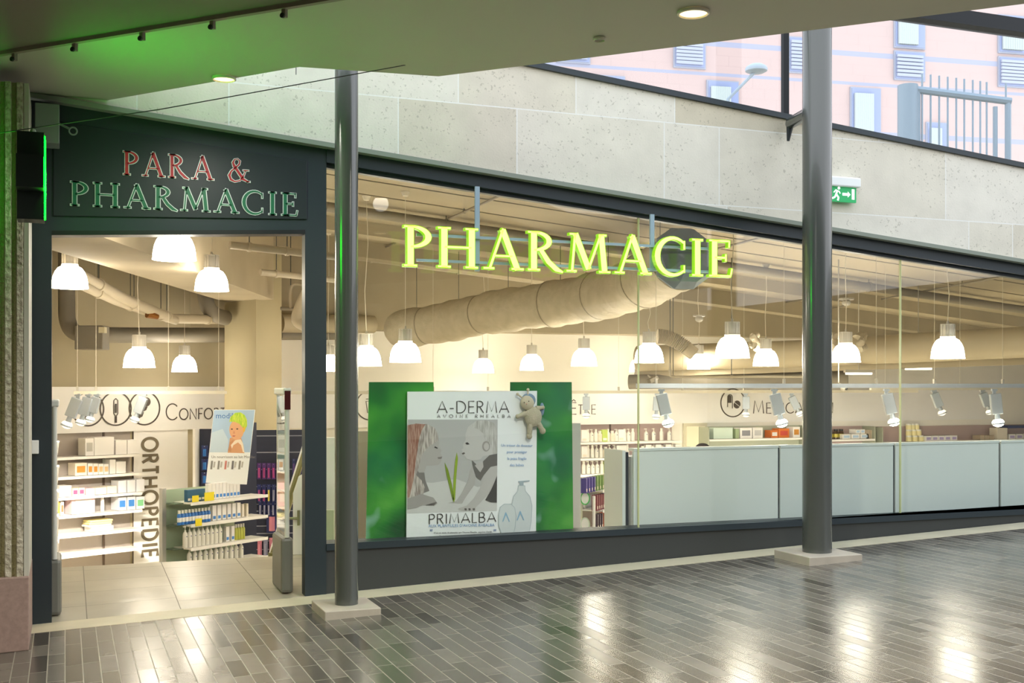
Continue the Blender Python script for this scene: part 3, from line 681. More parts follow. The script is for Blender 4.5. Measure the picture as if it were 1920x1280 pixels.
for q in (8, 22, 38, 50, 62):
    if q < len(sp_): MB().tube([sp_[q - 0] - (sp_[q] - sp_[q - 1]).normalized() * .012, sp_[q] + (sp_[q] - sp_[q - 1]).normalized() * .004], rr[q] + .004, 28).build('band', mat('duct_band', '#8a806a', .6), FD)
dv = (sp_[-1] - sp_[-2]).normalized(); CAPM = mat('blue_grey_duct_end', '#56666f', .5, vary=.2, vscale=9)
MB().tube([sp_[-1], sp_[-1] + dv * .06, sp_[-1] + dv * .2, sp_[-1] + dv * .27, sp_[-1] + dv * .29], [FR * 1.18, FR * 1.24, FR * 1.05, FR * .5, .01], 10).build('end_cap', CAPM, FD)
for q in (6, 16, 28, 40, 52, 66):
    if q < len(sp_):
        a_ = sp_[q]; MB().tube([a_ + Vector((0, 0, rr[q] - .02)), Vector((a_.x, a_.y, ceil_z(a_.x + fo.x) - fo.z))], .004, 6).build('hanger', WIRE, FD)
def pipe(name, lab, cat, pts, r, m_, n=12, hang=0, ends=None, hm=None, group=None):
    o = pts[0]; e = thing(name, lab, cat, o, group); q = [p - o for p in pts]
    MB().tube(q, r, n).build('pipe_run', m_, e, True)
    for i in range(hang):
        f = (i + .5) / hang * (len(q) - 1); j = int(f); p = q[j].lerp(q[min(j + 1, len(q) - 1)], f - j); rr_ = (r if not isinstance(r, list) else r[0])
        MB().tube([p, Vector((p.x, p.y, max(p.z + .12, ceil_z(p.x + o.x) - o.z)))], .005, 6).build('hanger', hm or WIRE, e)
        MB().tube([p - (q[min(j + 1, len(q) - 1)] - q[j]).normalized() * .015, p + (q[min(j + 1, len(q) - 1)] - q[j]).normalized() * .015], rr_ * 1.15 + .004, n).build('clamp', m_, e)
    return e
PIPE = mat('beige_pipe', '#aba08a', .5); PIPED = mat('grey_steel_pipe', '#857c6b', .5); INS = mat('insulated_pipe_wrap', '#b5aa93', .7, bump=.3, bscale=20)  # PIPED is the darker grey of the steel pipes
onC = lambda u, y, dz=.1: (lambda a: Vector((a[0] * y / a[1], y, ceil_z(a[0] * y / a[1]) - dz)))(ray(u))
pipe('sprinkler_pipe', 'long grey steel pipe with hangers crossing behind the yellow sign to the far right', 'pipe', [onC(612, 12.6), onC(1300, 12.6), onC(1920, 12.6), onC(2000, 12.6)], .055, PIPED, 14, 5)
pipe('sprinkler_pipe', 'thin beige pipe with hangers below the ceiling rib left of the big duct', 'pipe', [onC(612, 16.2, .12), onC(1230, 16.2, .12)], .05, PIPE, 12, 4)
pipe('ceiling_pipe', 'beige capped pipe hanging at the top right of the doorway', 'pipe', [atT(431, 459, 10.8), atT(640, 482, 11.4)], .036, PIPE, 14, 3)
pipe('ceiling_pipe', 'lower beige capped pipe hanging beside the pillar top', 'pipe', [atT(488, 510, 12.8), atT(660, 528, 13.6)], .036, PIPE, 14, 3)
pipe('insulated_pipe', 'upper wrapped pipe sloping down under the beam at the left of the doorway', 'pipe', [atT(150, 515, 11.8), atT(240, 563, 12.9), atT(322, 597, 14.2), atT(424, 599, 15.8)], .06, INS, 14, 4)
pipe('insulated_pipe', 'lower wrapped pipe running under the first one left of the pillar', 'pipe', [atT(150, 533, 11.8), atT(215, 563, 12.7), atT(272, 583, 13.6), atT(330, 601, 14.2)], .05, INS, 14, 3)
tag(MB().tube([atT(276, 588, 13.5), atT(296, 594, 13.6)], [.05, .03], 8).build('valve', mat('brass_valve', '#8a5a28', .4, metal=.6)), 'brass coloured valve on the lower wrapped pipe', 'valve')
pipe('wall_duct', 'dark grey duct bending down the wall and running right to the pillar', 'air duct', spline([atT(125, 470, 14.2), atT(125, 560, 14.2), atT(128, 605, 14.2), atT(150, 626, 14.2), atT(215, 628, 14.6), atT(330, 628, 15.3), atT(424, 628, 15.9)], 6), .10, DGREY, 18)
e = tag(MB().box(-.17, .17, -.13, .12, -.14, .15, Matrix.Rotation(-TH, 4, 'Z')).build('duct_box', DGREY, bevel=.01, M=Matrix.Translation(atT(173, 634, 14.15))), 'dark grey box with a small white junction at the duct behind the low pendant', 'duct box')
MB().box(.13, .20, -.15, -.06, .06, .13, Matrix.Rotation(-TH, 4, 'Z')).build('junction', mat('junction_ivory', '#cfc6a6', .5), e)
pipe('elbow_duct', 'grey duct elbow meeting the pillar under the beam', 'air duct', spline([atT(384, 550, 15.2), atT(390, 575, 15.2), atT(404, 590, 15.3), atT(424, 596, 15.5)], 6), [.10] * 19, DGREY, 16)
pipe('wall_duct', 'beige duct running behind the pillar toward the door frame', 'air duct', [atT(526, 606, 16.3), atT(700, 608, 17.2)], .13, mat('beige_duct', '#a89c82', .6), 16)
pipe('wall_duct', 'dark duct line below the bulkhead right of the pillar', 'air duct', [atT(526, 628, 16.6), atT(660, 628, 17.3)], .07, DGREY, 12)
hp = thing('pipe_manifold', 'small vertical pipe with tee and curled hose right of the pillar', 'pipe', atT(545, 580, 15)); ho = atT(545, 580, 15)
G_ = lambda u, v, t=15: atT(u, v, t) - ho
MB().tube(spline([G_(545, 580), G_(545, 545), G_(552, 533), G_(575, 536)], 4), .02, 8).build('riser', PIPE, hp, True)
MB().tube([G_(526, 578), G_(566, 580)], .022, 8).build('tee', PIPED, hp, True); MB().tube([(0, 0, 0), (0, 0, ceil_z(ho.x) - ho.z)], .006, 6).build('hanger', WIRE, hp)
MB().tube(spline([G_(575, 548), G_(562, 575), G_(556, 600), G_(572, 612)], 5), .07, 12).build('hose', INS, hp, True)
# big ducts on the right of the shop
pipe('round_duct', 'large beige round duct crossing the right side of the shop behind the pendants', 'air duct', [atT(1196, 672, 17.3), atT(1500, 663, 16.2), atT(1940, 640, 14)], .19, mat('beige_duct', '#a89c82', .6), 24)
bx_ = thing('box_duct', 'wide beige rectangular duct under the round duct at the right', 'air duct', atT(1196, 700, 16)); bo = atT(1196, 700, 16)
P4 = [atT(1196, 683, 17.5) - bo, atT(1930, 654, 14.6) - bo, atT(1930, 683, 14.6) - bo, atT(1196, 707, 17.5) - bo]
off = Vector((SN, CS, 0)) * .5
MB().add(P4 + [p + off for p in P4], [(3, 2, 1, 0), (4, 5, 6, 7), (0, 1, 5, 4), (1, 2, 6, 5), (2, 3, 7, 6), (3, 0, 4, 7)]).build('duct_body', mat('beige_duct', '#a89c82', .6), bx_)
pipe('corrugated_hose', 'corrugated silver-beige hose dropping beside the pendant at the glass joint', 'hose', [atT(u, v, 14.6) for u, v in ((1232, 632), (1250, 633), (1268, 641), (1284, 650), (1302, 664))], .085, INS, 14)
pl = []; rl = []
for i in range(40):
    f = i / 39; pl.append(atT(1232 + 55 * f, 630 + 22 * f * f, 14.4)); rl.append(.095 if i % 2 else .075)
pipe('corrugated_hose', 'ribbed front section of the hose beside the pendant at the glass joint', 'hose', pl, rl, INS, 14)
for k_, (u, lab) in enumerate(((1413, 'tangled flexible hose left of the pendant beside the thick column'), (1563, 'tangled flexible hose just right of the thick column'), (1613, 'tangled flexible hose right of the pendant near the thick column'))):
    rnd = random.Random(k_); o_ = atT(u, 640, 15); q_ = [atT(u + rnd.uniform(-8, 8), 628 + 26 * i / 9, 15 + rnd.uniform(-.1, .1)) - o_ for i in range(10)]
    e = thing('flexible_hose', lab, 'hose', o_); MB().tube(spline(q_, 4), [.035 if i % 2 else .05 for i in range(37)], 8).build('hose_run', INS, e, True)
pipe('bent_pipe', 'thin pipe pair turning down then right above the light rail', 'pipe', spline([atT(1256, 680, 14.5), atT(1257, 700, 14.5), atT(1262, 706, 14.5), atT(1300, 706, 14.5), atT(1560, 706, 14.5)], 4), .015, PIPE, 8, 3)
pipe('wall_duct', 'dark grey duct end peeping out right of the thick column', 'air duct', [atT(1180, 716, 17.5), atT(1590, 708, 16.5)], .11, DGREY, 16)
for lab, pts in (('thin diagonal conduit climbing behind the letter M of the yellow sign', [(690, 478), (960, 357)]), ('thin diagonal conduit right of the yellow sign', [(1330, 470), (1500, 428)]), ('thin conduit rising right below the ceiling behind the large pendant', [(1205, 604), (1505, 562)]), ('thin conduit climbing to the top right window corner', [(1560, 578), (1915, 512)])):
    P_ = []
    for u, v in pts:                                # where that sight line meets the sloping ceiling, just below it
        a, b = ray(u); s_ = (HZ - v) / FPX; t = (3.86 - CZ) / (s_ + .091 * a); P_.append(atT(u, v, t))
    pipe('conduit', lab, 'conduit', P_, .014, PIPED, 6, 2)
for u, v, lab in ((1367, 588, 'round lit ceiling lamp behind the large pendant'), (1697, 497, 'faint round ceiling lamp at the far left of the glass')) [:1]:
    a, b = ray(u); s_ = (HZ - v) / FPX; t = (3.85 - CZ) / (s_ + .091 * a); q = atT(u, v, t)
    e = thing('ceiling_lamp', lab, 'ceiling light', q); MB().lathe([(1e-4, -.05), (.12, -.04), (.2, 0), (1e-4, .01)], n=24).build('diffuser', mat('lit_diffuser', '#fff6e0', .4, emit='#fff2d6', es=1.6), e, True)
    MB().lathe([(.2, -.006), (.22, 0), (.22, .02), (1e-4, .02)], n=24).build('rim', RIMW, e, True)
for u, v, lab in ((1610, 700, 'short lit tube light right of the thick column'), (1722, 691, 'short lit tube light left of the rightmost pendant')):
    q = atT(u, v, 15.5); e = thing('tube_light', lab, 'tube light', q); mr = Matrix.Rotation(-TH, 4, 'Z')
    MB().box(-.17, .17, -.03, .03, -.015, .012, mr).build('tube', mat('lit_tube', '#ffffff', .4, emit='#fff8e8', es=3), e); MB().box(-.19, .19, -.05, .05, .0125, .05, mr).build('casing', HOUS, e); MB().tube([(0, 0, .05), (0, 0, ceil_z(q.x) - q.z)], .006, 6).build('suspension_rod', HOUS, e)
e = thing('smoke_sensor', 'small round sensor on the conduit left of the large pendant', 'sensor', atT(1311, 598, 14.5)); MB().ball((0, 0, 0), .05, .05, .04).build('dome', HOUS, e, True); MB().cyl((0, 0, .03), .075, .02, 16).build('base', HOUS, e)
e = thing('smoke_sensor', 'small round sensor high above the pendant right of the thick column', 'sensor', atT(1587, 567, 13.2)); MB().ball((0, 0, 0), .05, .05, .04).build('dome', HOUS, e, True); MB().cyl((0, 0, .03), .085, .02, 16).build('base', HOUS, e)
# ------------------------------------------------------------------ light rails with track spots
TRK = mat('track_grey', '#b4bcc4', .4, metal=.3); TRKW = mat('track_ivory', '#cdc6b2', .45)
def rail(lab, u0, u1, v, Y, h, m_, sus):
    p0, p1 = onY(u0, v, Y), onY(u1, v, Y); e = thing('light_rail', lab, 'light rail', p0)
    MB().box(0, p1.x - p0.x, -.02, .02, -h / 2, h / 2).build('rail_bar', m_, e)
    for u in sus:
        x = onY(u, v, Y).x - p0.x; MB().tube([(x, 0, h / 2), (x, 0, ceil_z(x + p0.x) - p0.z - .02)], .0022, 6).build('suspension_wire', TRKW, e); MB().box(x - .012, x + .012, -.012, .012, h / 2, h / 2 + .05).build('clip', HOUS, e)
rail('bluish grey light rail in front of the pharmacy counter at right', 1194, 1990, 723, 10.2, .045, TRK, (1230, 1470, 1643, 1752, 1880))
rail('ivory light rail in front of the back wall band', 532, 1720, 736, 14.2, .04, TRKW, (640, 812, 915, 1160, 1280, 1395))
rail('short ivory light rail between the two far right track spots', 1632, 1875, 729, 11.4, .03, TRKW, (1660, 1800))
AWR = onY(138, 736, 13.2)
rail('ivory light rail left of the pillar above the three round signs', 138, 425, 736, 13.2, .035, TRKW, (145, 180, 316, 410))
BULB = mat('lit_spot_bulb', '#ffffff', .4, emit='#fff6e0', es=45); BULBO = mat('clear_spot_lens', '#e8e4da', .15, emit='#fff2da', es=1.2); SPB = mat('spot_body_grey', '#a3abb2', .35, metal=.2)
def spot(u, v, L_, tilt, Y, lab, lit, yaw=0, rail_v=736, grp='track spots on the light rails'):
    """u,v = top of the arm on the rail, L_ = pixel length of the head, tilt deg from vertical (positive = leans to the right)"""
    p = onY(u, rail_v, Y); t = p.x * SN + p.y * CS; s_ = L_ / FPX * t
    M_ = Matrix.Translation(p) @ Matrix.Rotation(-TH + R(yaw), 4, 'Z'); e = thing('track_spot', lab, 'spotlight', M_, grp)
    a0 = s_ * .22
    MB().box(-.03 * 1, .03, -.02, .02, -.035, -.01).build('adapter', SPB, e)
    MB().box(-.018, .018, -.012, .012, -a0 - .02, -.03).build('arm', SPB, e)
    T = Matrix.Translation((0, -.03, -a0)) @ Matrix.Rotation(R(-tilt), 4, 'Y')
    w_ = s_ * .16
    MB().box(-w_, w_, -.025, .03, -s_ * .55, s_ * .05, T).build('gear_box', SPB, e, bevel=.006)
    hd = MB().lathe([(1e-4, 0), (w_ * .45, 0), (w_ * .5, -s_ * .14), (w_ * 1.1, -s_ * .26), (w_ * 1.12, -s_ * .30), (w_ * 1.0, -s_ * .30), (w_ * .9, -s_ * .24)], (0, 0, -s_ * .55), 18, M=T).build('lamp_head', SPB, e, True)
    MB().ball((0, 0, -s_ * .80), w_ * 1.05, w_ * 1.05, w_ * .75, 14, 8, M=T).build('bulb', BULB if lit else BULBO, hd, True)
    if 1:
        l = bpy.data.lights.new('spot_beam', 'SPOT'); l.energy = SPOT * ((1.0 if lit else .85) if u > 400 else .5); l.spot_size = R(95); l.spot_blend = .8; l.shadow_soft_size = .04; l.color = (1, .93, .8)
        lo = bpy.data.objects.new('spot_beam', l); C.objects.link(lo); lo.parent = e
        lo.matrix_local = T @ Matrix.Translation((0, 0, -s_ * 1.06)) @ Matrix.Rotation(R(52 if lit else 30), 4, 'X')
for a in ((1240, 0, 66, 13, 10.2, 'large grey track spot with a glaring bulb right of the first glass joint', 1), (1452, 0, 66, 14, 10.2, 'large grey track spot with a glaring bulb left of the thick column', 1),
          (1662, 0, 64, 14, 10.2, 'large grey track spot with a glaring bulb just left of the second glass joint', 1), (1864, 0, 64, 6, 10.2, 'large dark grey track spot with a glaring bulb at the far right', 1)): spot(*a, rail_v=727)
for a in ((1751, 0, 46, 22, 11.4, 'small slanted track spot between the two rightmost glaring ones', 0), (1842, 0, 44, 20, 11.4, 'small track spot half behind the rightmost glaring one', 0)): spot(*a, rail_v=729)
for a in ((1099, 0, 42, 0, 14.2, 'small upright track spot in front of the last wall letters before the glass joint', 0), (1232, 0, 44, -4, 14.2, 'small track spot half behind the first glaring one', 0), (1398, 0, 40, 0, 14.2, 'small upright track spot beside the round pill sign', 0),
          (1484, 0, 42, 26, 14.2, 'small slanted track spot touching the thick column', 0)): spot(*a)
for a in ((146, 0, 62, -22, 13.2, 'leftmost of the tilted track spots in front of the first round sign', 0), (166, 0, 56, -16, 13.2, 'middle of the three tilted track spots at the first round sign', 0), (182, 0, 50, -16, 13.2, 'right one of the three tilted track spots at the first round sign', 0),
          (270, 0, 52, -22, 13.2, 'tilted track spot in front of the third round sign', 0)): spot(*a)
e = thing('security_camera', 'small white security camera on the wall right of the thick column', 'camera', atT(1583, 727, 13.5)); MB().ball((0, 0, 0), .045, .045, .04).build('dome', HOUS, e, True); MB().ball((0, -.035, -.01), .018).build('lens', BLACK, e, True); MB().tube([(0, 0, .03), (-.08, 0, .06), (-.08, 0, ceil_z(8.9) - 1.6)], .008, 6).build('arm', HOUS, e)
e = thing('security_camera', 'small dark camera on the wall below the far end of the round duct', 'camera', atT(1224, 711, 17)); MB().box(-.07, .07, -.05, .05, -.03, .03, Matrix.Rotation(R(-25), 4, 'Y')).build('body', mat('camera_bronze', '#6e6552', .5), e); MB().tube([(0, 0, 0), (0, .15, .06)], .012, 6).build('arm', HOUS, e)
# ------------------------------------------------------------------ frosted counter panels along the window
FROST = mat('frosted_panel', '#dfe5de', .35, spec=.4); FEDGE = mat('panel_edge', '#d9dfd8', .35); GAP = mat('dark_gap', '#1d2730', .4)
us = [1186, 1461, 1677, 1875, 2052, 2200]; PY = FY + .21
labs = ['leftmost frosted glass counter panel beside the shelves', 'frosted glass counter panel passing behind the thick column', 'frosted glass counter panel right of the thick column', 'frosted glass counter panel cut by the right photo edge', 'frosted glass counter panel beyond the right edge']
for i in range(4):
    a, b = onY(us[i] + 2, 900, PY).x, onY(us[i + 1] - 2, 900, PY).x
    t = thing('frosted_counter', labs[i], 'counter', Vector((a, PY, LOW)), 'frosted counter panels behind the glass')
    MB().box(0, b - a, 0, .03, 0, 1.85).build('panel', FROST, t, bevel=.004)
    MB().box(0, b - a, -.005, .10, 1.8505, 1.872).build('top_rail', FEDGE, t)
    MB().box(b - a + .001, b - a + .018, .012, .04, 0, 1.85).build('joint_strip', GAP, t)
    MB().box(0, b - a, .035, .3, 1.0, 1.8).build('drawer_block', WHITE, t)
a0 = onY(1172, 900, PY).x; a1 = onY(1186, 900, PY).x
t = thing('counter_end', 'pale vertical end panel closing the frosted counter at its left', 'panel', Vector((a0, PY + .05, LOW)))
MB().box(0, a1 - a0 - .04, 0, .35, 0, 1.855).build('end_panel', FROST, t); MB().box(a1 - a0 - .035, a1 - a0 - .008, .01, .05, 0, 1.84).build('dark_strip', GAP, t)
# ------------------------------------------------------------------ window posters
def greenm():
    g = NG('green_leaf_print'); a = g.noise(2.3, 2); b = g.noise(5.5, 1); c = g.ramp(a, [(.3, lin('#12552c')), (.45, lin('#1f7a30')), (.58, lin('#3f9a35')), (.7, lin('#63b548'))])
    c = g.mix(g.rng(b, .62, .8, 0, .8), c, lin('#a8cfc9')); c = g.mix(g.rng(g.noise(1.3, 1), .5, .75, 0, .6), c, lin('#1b6f60'))
    g.set(g.b.inputs['Base Color'], c); g.b.inputs['Roughness'].default_value = .3; return g.m
GRP = greenm(); PE = mat('foam_board_white', '#f3f5f5', .6)
def board(name, lab, cat, Y, quad, m_, th=.01, edge=None):
    P = [onY(u, v, Y) for u, v in quad]; o = Vector((sum(p.x for p in P) / 4, Y, min(p.z for p in P)))
    S = MB(); S.prism([(p.x - o.x, p.z - o.z) for p in P], 0, th); b = S.build(name, m_); b.matrix_world = Matrix.Translation(o); tag(b, lab, cat); return b, o
PYY = FY + .135
board('green_panel', 'tall glossy green leaf print panel at the left behind the white poster', 'window panel', PYY + .03, [(692, 716), (813, 716), (815, 1016), (686, 1019)], GRP)
board('green_panel', 'tall glossy green leaf print panel at the right behind the plush toy', 'window panel', PYY + .03, [(957, 716), (1072, 716), (1075, 1001), (957, 1007)], GRP)
pb, po = board('window_poster', 'large white skin care poster with two kissing children between the green panels', 'poster', PYY, [(764, 734), (1007, 732.5), (1005, 1003), (762, 1011)], PE)
LY = [0]
def draw(pts, col, lvl, par=pb, name='print', Yp=PYY, org=None, cw=(680, 700, 4.0), rough=.5, proj=None):
    org = org or po; q = []
    for cx, cy in pts:
        u, v = cw[0] + cx / cw[2], cw[1] + cy / cw[2]
        if proj: q.append(proj(u, v))
        else: p = onY(u, v, Yp); q.append((p.x - org.x, p.z - org.z))
    m_ = mat('print_' + col.strip('#'), col, rough) if isinstance(col, str) else col
    return MB().prism(q, -.0005 * lvl - .0004, -.0005 * lvl).build(name, m_, par)
def streak(name, c1, c2, sc=30):
    g = NG(name); n = g.nt.nodes.new('ShaderNodeTexNoise'); v = g.nt.nodes.new('ShaderNodeMapping'); g.nt.links.new(g.pos, v.inputs[0]); v.inputs['Scale'].default_value = (sc, 1, sc * .12)
    g.nt.links.new(v.outputs[0], n.inputs['Vector']); n.inputs['Scale'].default_value = 3; g.set(g.b.inputs['Base Color'], g.mix(g.rng(n.outputs['Fac'], .35, .65, 0, 1), lin(c1), lin(c2))); return g.m
draw([(338, 345), (1012, 345), (1006, 1030), (333, 1048)], '#bab8b7', 1, name='photo_print')
draw([(338, 800), (520, 820), (700, 790), (860, 850), (1008, 830), (1006, 1030), (333, 1048)], '#d2d0ce', 2)
draw([(480, 690), (452, 700), (462, 742), (470, 800), (500, 880), (420, 910), (335, 900), (335, 700), (420, 640)], '#807b78', 3)
draw([(566, 470), (574, 520), (568, 545), (592, 578), (580, 596), (599, 622), (586, 634), (590, 655), (570, 684), (520, 690), (478, 692), (462, 742), (420, 742), (400, 700), (430, 560), (500, 470)], '#b4aeab', 4)
draw([(335, 385), (400, 373), (480, 378), (540, 408), (562, 450), (566, 500), (540, 520), (498, 545), (450, 600), (432, 650), (422, 700), (400, 760), (440, 800), (465, 850), (455, 905), (400, 932), (334, 938)], streak('print_hair_blond', '#8f837d', '#d5cbc4'), 5)
draw([(336, 388), (400, 376), (470, 380), (440, 430), (420, 500), (400, 640), (380, 800), (350, 930), (335, 930)], streak('print_hair_brown', '#8f5a49', '#b99484', 40), 6)
draw([(540, 545), (562, 556), (560, 564), (536, 556)], '#3c3837', 6); draw([(560, 628), (596, 622), (590, 640), (566, 640)], '#8d8481', 6)
draw([(335, 938), (440, 902), (530, 930), (560, 972), (540, 986), (450, 985), (400, 1008), (334, 1018)], '#a39e9b', 7)
for i in range(4): draw([(470 + i * 18, 985), (548 - i * 6, 962 + i * 8), (556 - i * 6, 968 + i * 8), (480 + i * 16, 990)], '#77716e', 8)
draw([(770, 455), (790, 400), (850, 355), (920, 350), (980, 370), (1009, 430), (1008, 600), (950, 612), (900, 620), (880, 645), (830, 655), (780, 640), (762, 612), (742, 598), (750, 582), (738, 570), (756, 560), (750, 540), (756, 522), (772, 500)], '#c9c5c2', 4)
draw([(812, 400), (850, 356), (920, 349), (985, 371), (1009, 430), (1008, 598), (975, 605), (965, 540), (940, 510), (915, 500), (905, 450), (860, 415)], streak('print_hair_grey', '#aba6a0', '#cfccc8'), 5)
draw(arc(925, 545, 30, 40, 0, 360, 16)[:-1], '#a09a96', 6); draw(arc(927, 547, 20, 28, 0, 360, 14)[:-1], '#c4bfbc', 7)
draw([(768, 522), (785, 515), (802, 530), (780, 534)], '#3a3635', 6); draw([(742, 596), (760, 590), (768, 600), (750, 608)], '#6b6461', 6)
draw([(820, 690), (850, 740), (840, 830), (770, 930), (745, 975), (690, 972), (640, 970), (700, 955), (740, 900), (790, 800), (806, 720)], '#b5b0ad', 5)
draw([(905, 770), (960, 690), (1008, 680), (1007, 790), (960, 880), (890, 960), (850, 1000), (842, 1026), (720, 1024), (716, 1010), (780, 990), (830, 940), (878, 860)], '#bebab7', 6)
draw([(818, 650), (862, 690), (900, 660), (950, 612), (1008, 600), (1008, 690), (958, 700), (905, 765), (884, 802), (850, 776), (828, 710)], '#6a6663', 7)
draw([(840, 690), (880, 740), (905, 700), (900, 660), (862, 672)], '#bdb8b5', 8)
draw([(1006, 765), (985, 820), (958, 880), (918, 948), (960, 965), (1005, 968)], '#444240', 8)
for x in (770, 800, 832): draw([(x - 10, 1012), (x + 6, 1008), (x + 10, 1024), (x - 4, 1026)], '#5f5a57', 9)
draw([(705, 590), (713, 640), (702, 760), (692, 940), (683, 968), (674, 940), (680, 800), (692, 660)], '#93ad2a', 9, name='grass_print'); draw([(613, 665), (640, 720), (668, 830), (684, 940), (677, 960), (652, 860), (628, 760)], '#7d961f', 9, name='grass_print')
INK = mat('print_ink', '#3c3734', .5); INKB = mat('print_ink_blue', '#7fa3cf', .5); INKD = mat('print_ink_navy', '#2b5a94', .5)
def pstext(text, cx0, cx1, cyb, h, wd, m_, par, caps=1.0, sp=.12, Yp=PYY, cw=(680, 700, 4.0), name='lettering', lvl=10, slope=0.0):
    a = onY(cw[0] + cx0 / cw[2], cw[1] + cyb / cw[2], Yp); b = onY(cw[0] + cx1 / cw[2], cw[1] + (cyb + slope * (cx1 - cx0)) / cw[2], Yp); hh = onY(cw[0] + cx0 / cw[2], cw[1] + (cyb - h) / cw[2], Yp).z - a.z
    L, wt_ = lay(text, 'sans', hh, sp, wd, caps); sx = (b.x - a.x) / wt_; S = MB()
    for ch, x, st, sc in L: glyph_mb(st, sc, -.0005 * lvl - .0004, -.0005 * lvl, 0, S, None, sx, a.x - po.x + x * sx, a.z - po.z + (b.z - a.z) * x / wt_)
    return S.build(name, m_, par)
pstext('A-DERMA', 555, 1098, 296, 88, .075, INK, pb, slope=-.004)
pstext('AVOINE RHEALBA', 556, 1108, 331, 23, .15, mat('print_ink_grey', '#77716e', .5), pb, sp=.75)
pstext('PRIMALBA', 492, 1000, 1130, 74, .09, INK, pb, slope=-.038)
def pft(body, cx, cy, size_px, m_, align='LEFT', sx=1.0):
    p = onY(680 + cx / 4, 700 + cy / 4, PYY); s_ = size_px / 4 / FPX * (p.x * SN + p.y * CS)
    return txt(body, s_ * 1.35, p.x - po.x, p.z - po.z, m_, -.0055, pb, 'small_print', align, sx=sx, rot=R(1.6), th=.0004)
pft("AUX PLANTULES D'AVOINE RHEALBA", 492, 1152, 22, INKB, sx=1.05)
for i, s_ in enumerate(("Un trésor de douceur", "pour protéger", "la peau fragile", "des bébés")): pft(s_, 1155, 548 + i * 49, 21, INKB, 'CENTER')
pft('"', 500, 1215, 50, INKD); pft('"', 978, 1215, 50, INKD)
pft("C'est au stade de plantules que l'Avoine Rhealba  exprime d'actifs,", 532, 1200, 13, INK); pft("aussi efficaces que rares et pure en concentration actif à son apogée.", 528, 1226, 13, INK)
BO = mat('print_bottle_line', '#a9b7bd', .4); BF_ = mat('print_bottle_fill', '#d6dcdc', .4)
def outl(pts, lvl):
    draw(pts, BF_, lvl, name='bottle_print')
    q = [onY(680 + a / 4, 700 + b / 4, PYY) for a, b in pts + pts[:1]]; S = MB()
    for w_ in rib([(p.x - po.x, p.z - po.z) for p in q], .004): S.prism(w_, -.0005 * lvl - .0009, -.0005 * lvl - .0005)
    S.build('bottle_outline', BO, pb)
outl([(1128, 1195), (1120, 1100), (1118, 980), (1130, 920), (1162, 880), (1165, 840), (1215, 840), (1218, 880), (1252, 920), (1268, 990), (1262, 1110), (1248, 1190)], 9)
draw([(1175, 838), (1205, 838), (1205, 815), (1250, 808), (1250, 800), (1165, 806), (1165, 815), (1175, 818)], BO, 9)
outl([(1040, 1200), (1018, 1140), (1018, 1060), (1030, 1000), (1060, 978), (1110, 978), (1138, 1005), (1148, 1070), (1142, 1150), (1128, 1200)], 11)
for cx, cy in ((1072, 1110), (1180, 1100)):
    draw([(cx - 28, cy), (cx - 4, cy - 70), (cx + 2, cy - 70), (cx + 30, cy), (cx + 22, cy), (cx, cy - 50), (cx - 20, cy)], '#8fb6cf', 14)
# plush toy
PL = mat('plush_cream', '#bdb399', .95, bump=.6, bscale=90); PLB = mat('plush_blue', '#7d95ac', .95, bump=.5, bscale=90); PLF = mat('plush_face', '#cfc4a8', .95, bump=.3, bscale=90)
tp = onY(680 + 1270 / 4, 700 + 300 / 4, FY + .10); TO = thing('plush_toy', 'cream and blue plush bug toy hanging at the top right corner of the white poster', 'plush toy', tp)
def tq(cx, cy, dy=0): p = onY(680 + cx / 4, 700 + cy / 4, FY + .10 + dy); return p - tp
S = MB(); pxm = (tq(1300, 300) - tq(1200, 300)).x / 100
S.ball(tq(1278, 325), 66 * pxm, .035, 72 * pxm, 18, 12)
for a, b, r0, r1 in (((1225, 300), (1162, 322), 22, 13), ((1300, 262), (1352, 255), 20, 11), ((1255, 385), (1250, 470), 20, 17), ((1318, 375), (1350, 430), 20, 18)):
    S.tube([tq(*a), tq((a[0] + b[0]) / 2, (a[1] + b[1]) / 2), tq(*b)], [r0 * pxm, (r0 + r1) / 2 * pxm, r1 * pxm * .95], 12); S.ball(tq(*b), r1 * pxm * 1.25, r1 * pxm * 1.1, r1 * pxm * 1.3, 12, 8)
bo_ = S.build('body', PL, TO, True); rm = bo_.modifiers.new('remesh', 'REMESH'); rm.mode = 'VOXEL'; rm.voxel_size = .0035; rm.use_smooth_shade = True
hd = MB().ball(tq(1235, 218), 50 * pxm, .034, 52 * pxm, 18, 12).build('head', PLF, TO, True)
MB().ball(tq(1243, 200, .012), 53 * pxm, .034, 48 * pxm, 18, 12).build('hood', PLB, hd, True)
MB().ball(tq(1345, 268, .02), 18 * pxm, .012, 46 * pxm, 12, 8, ).build('wing', PLB, TO, True)
for a, b in (((1195, 180), (1162, 155)), ((1240, 165), (1240, 122))): MB().tube([tq(*a), tq(*b)], 6 * pxm, 8).ball(tq(*b), 11 * pxm, n=10, m=7).build('antenna', PLF, hd, True)
for cx, cy in ((1212, 218), (1246, 208)): MB().ball(tq(cx, cy, -.034), 4 * pxm, n=8, m=6).build('eye', BLACK, hd, True)
MB().ball(tq(1230, 228, -.036), 4 * pxm, n=8, m=6).build('nose', mat('plush_nose', '#c98a7a', .8), hd, True)
MB().tube([tq(1240, 130), tq(1238, 90, .02)], .0015, 6).build('hanging_string', WIRE, TO)
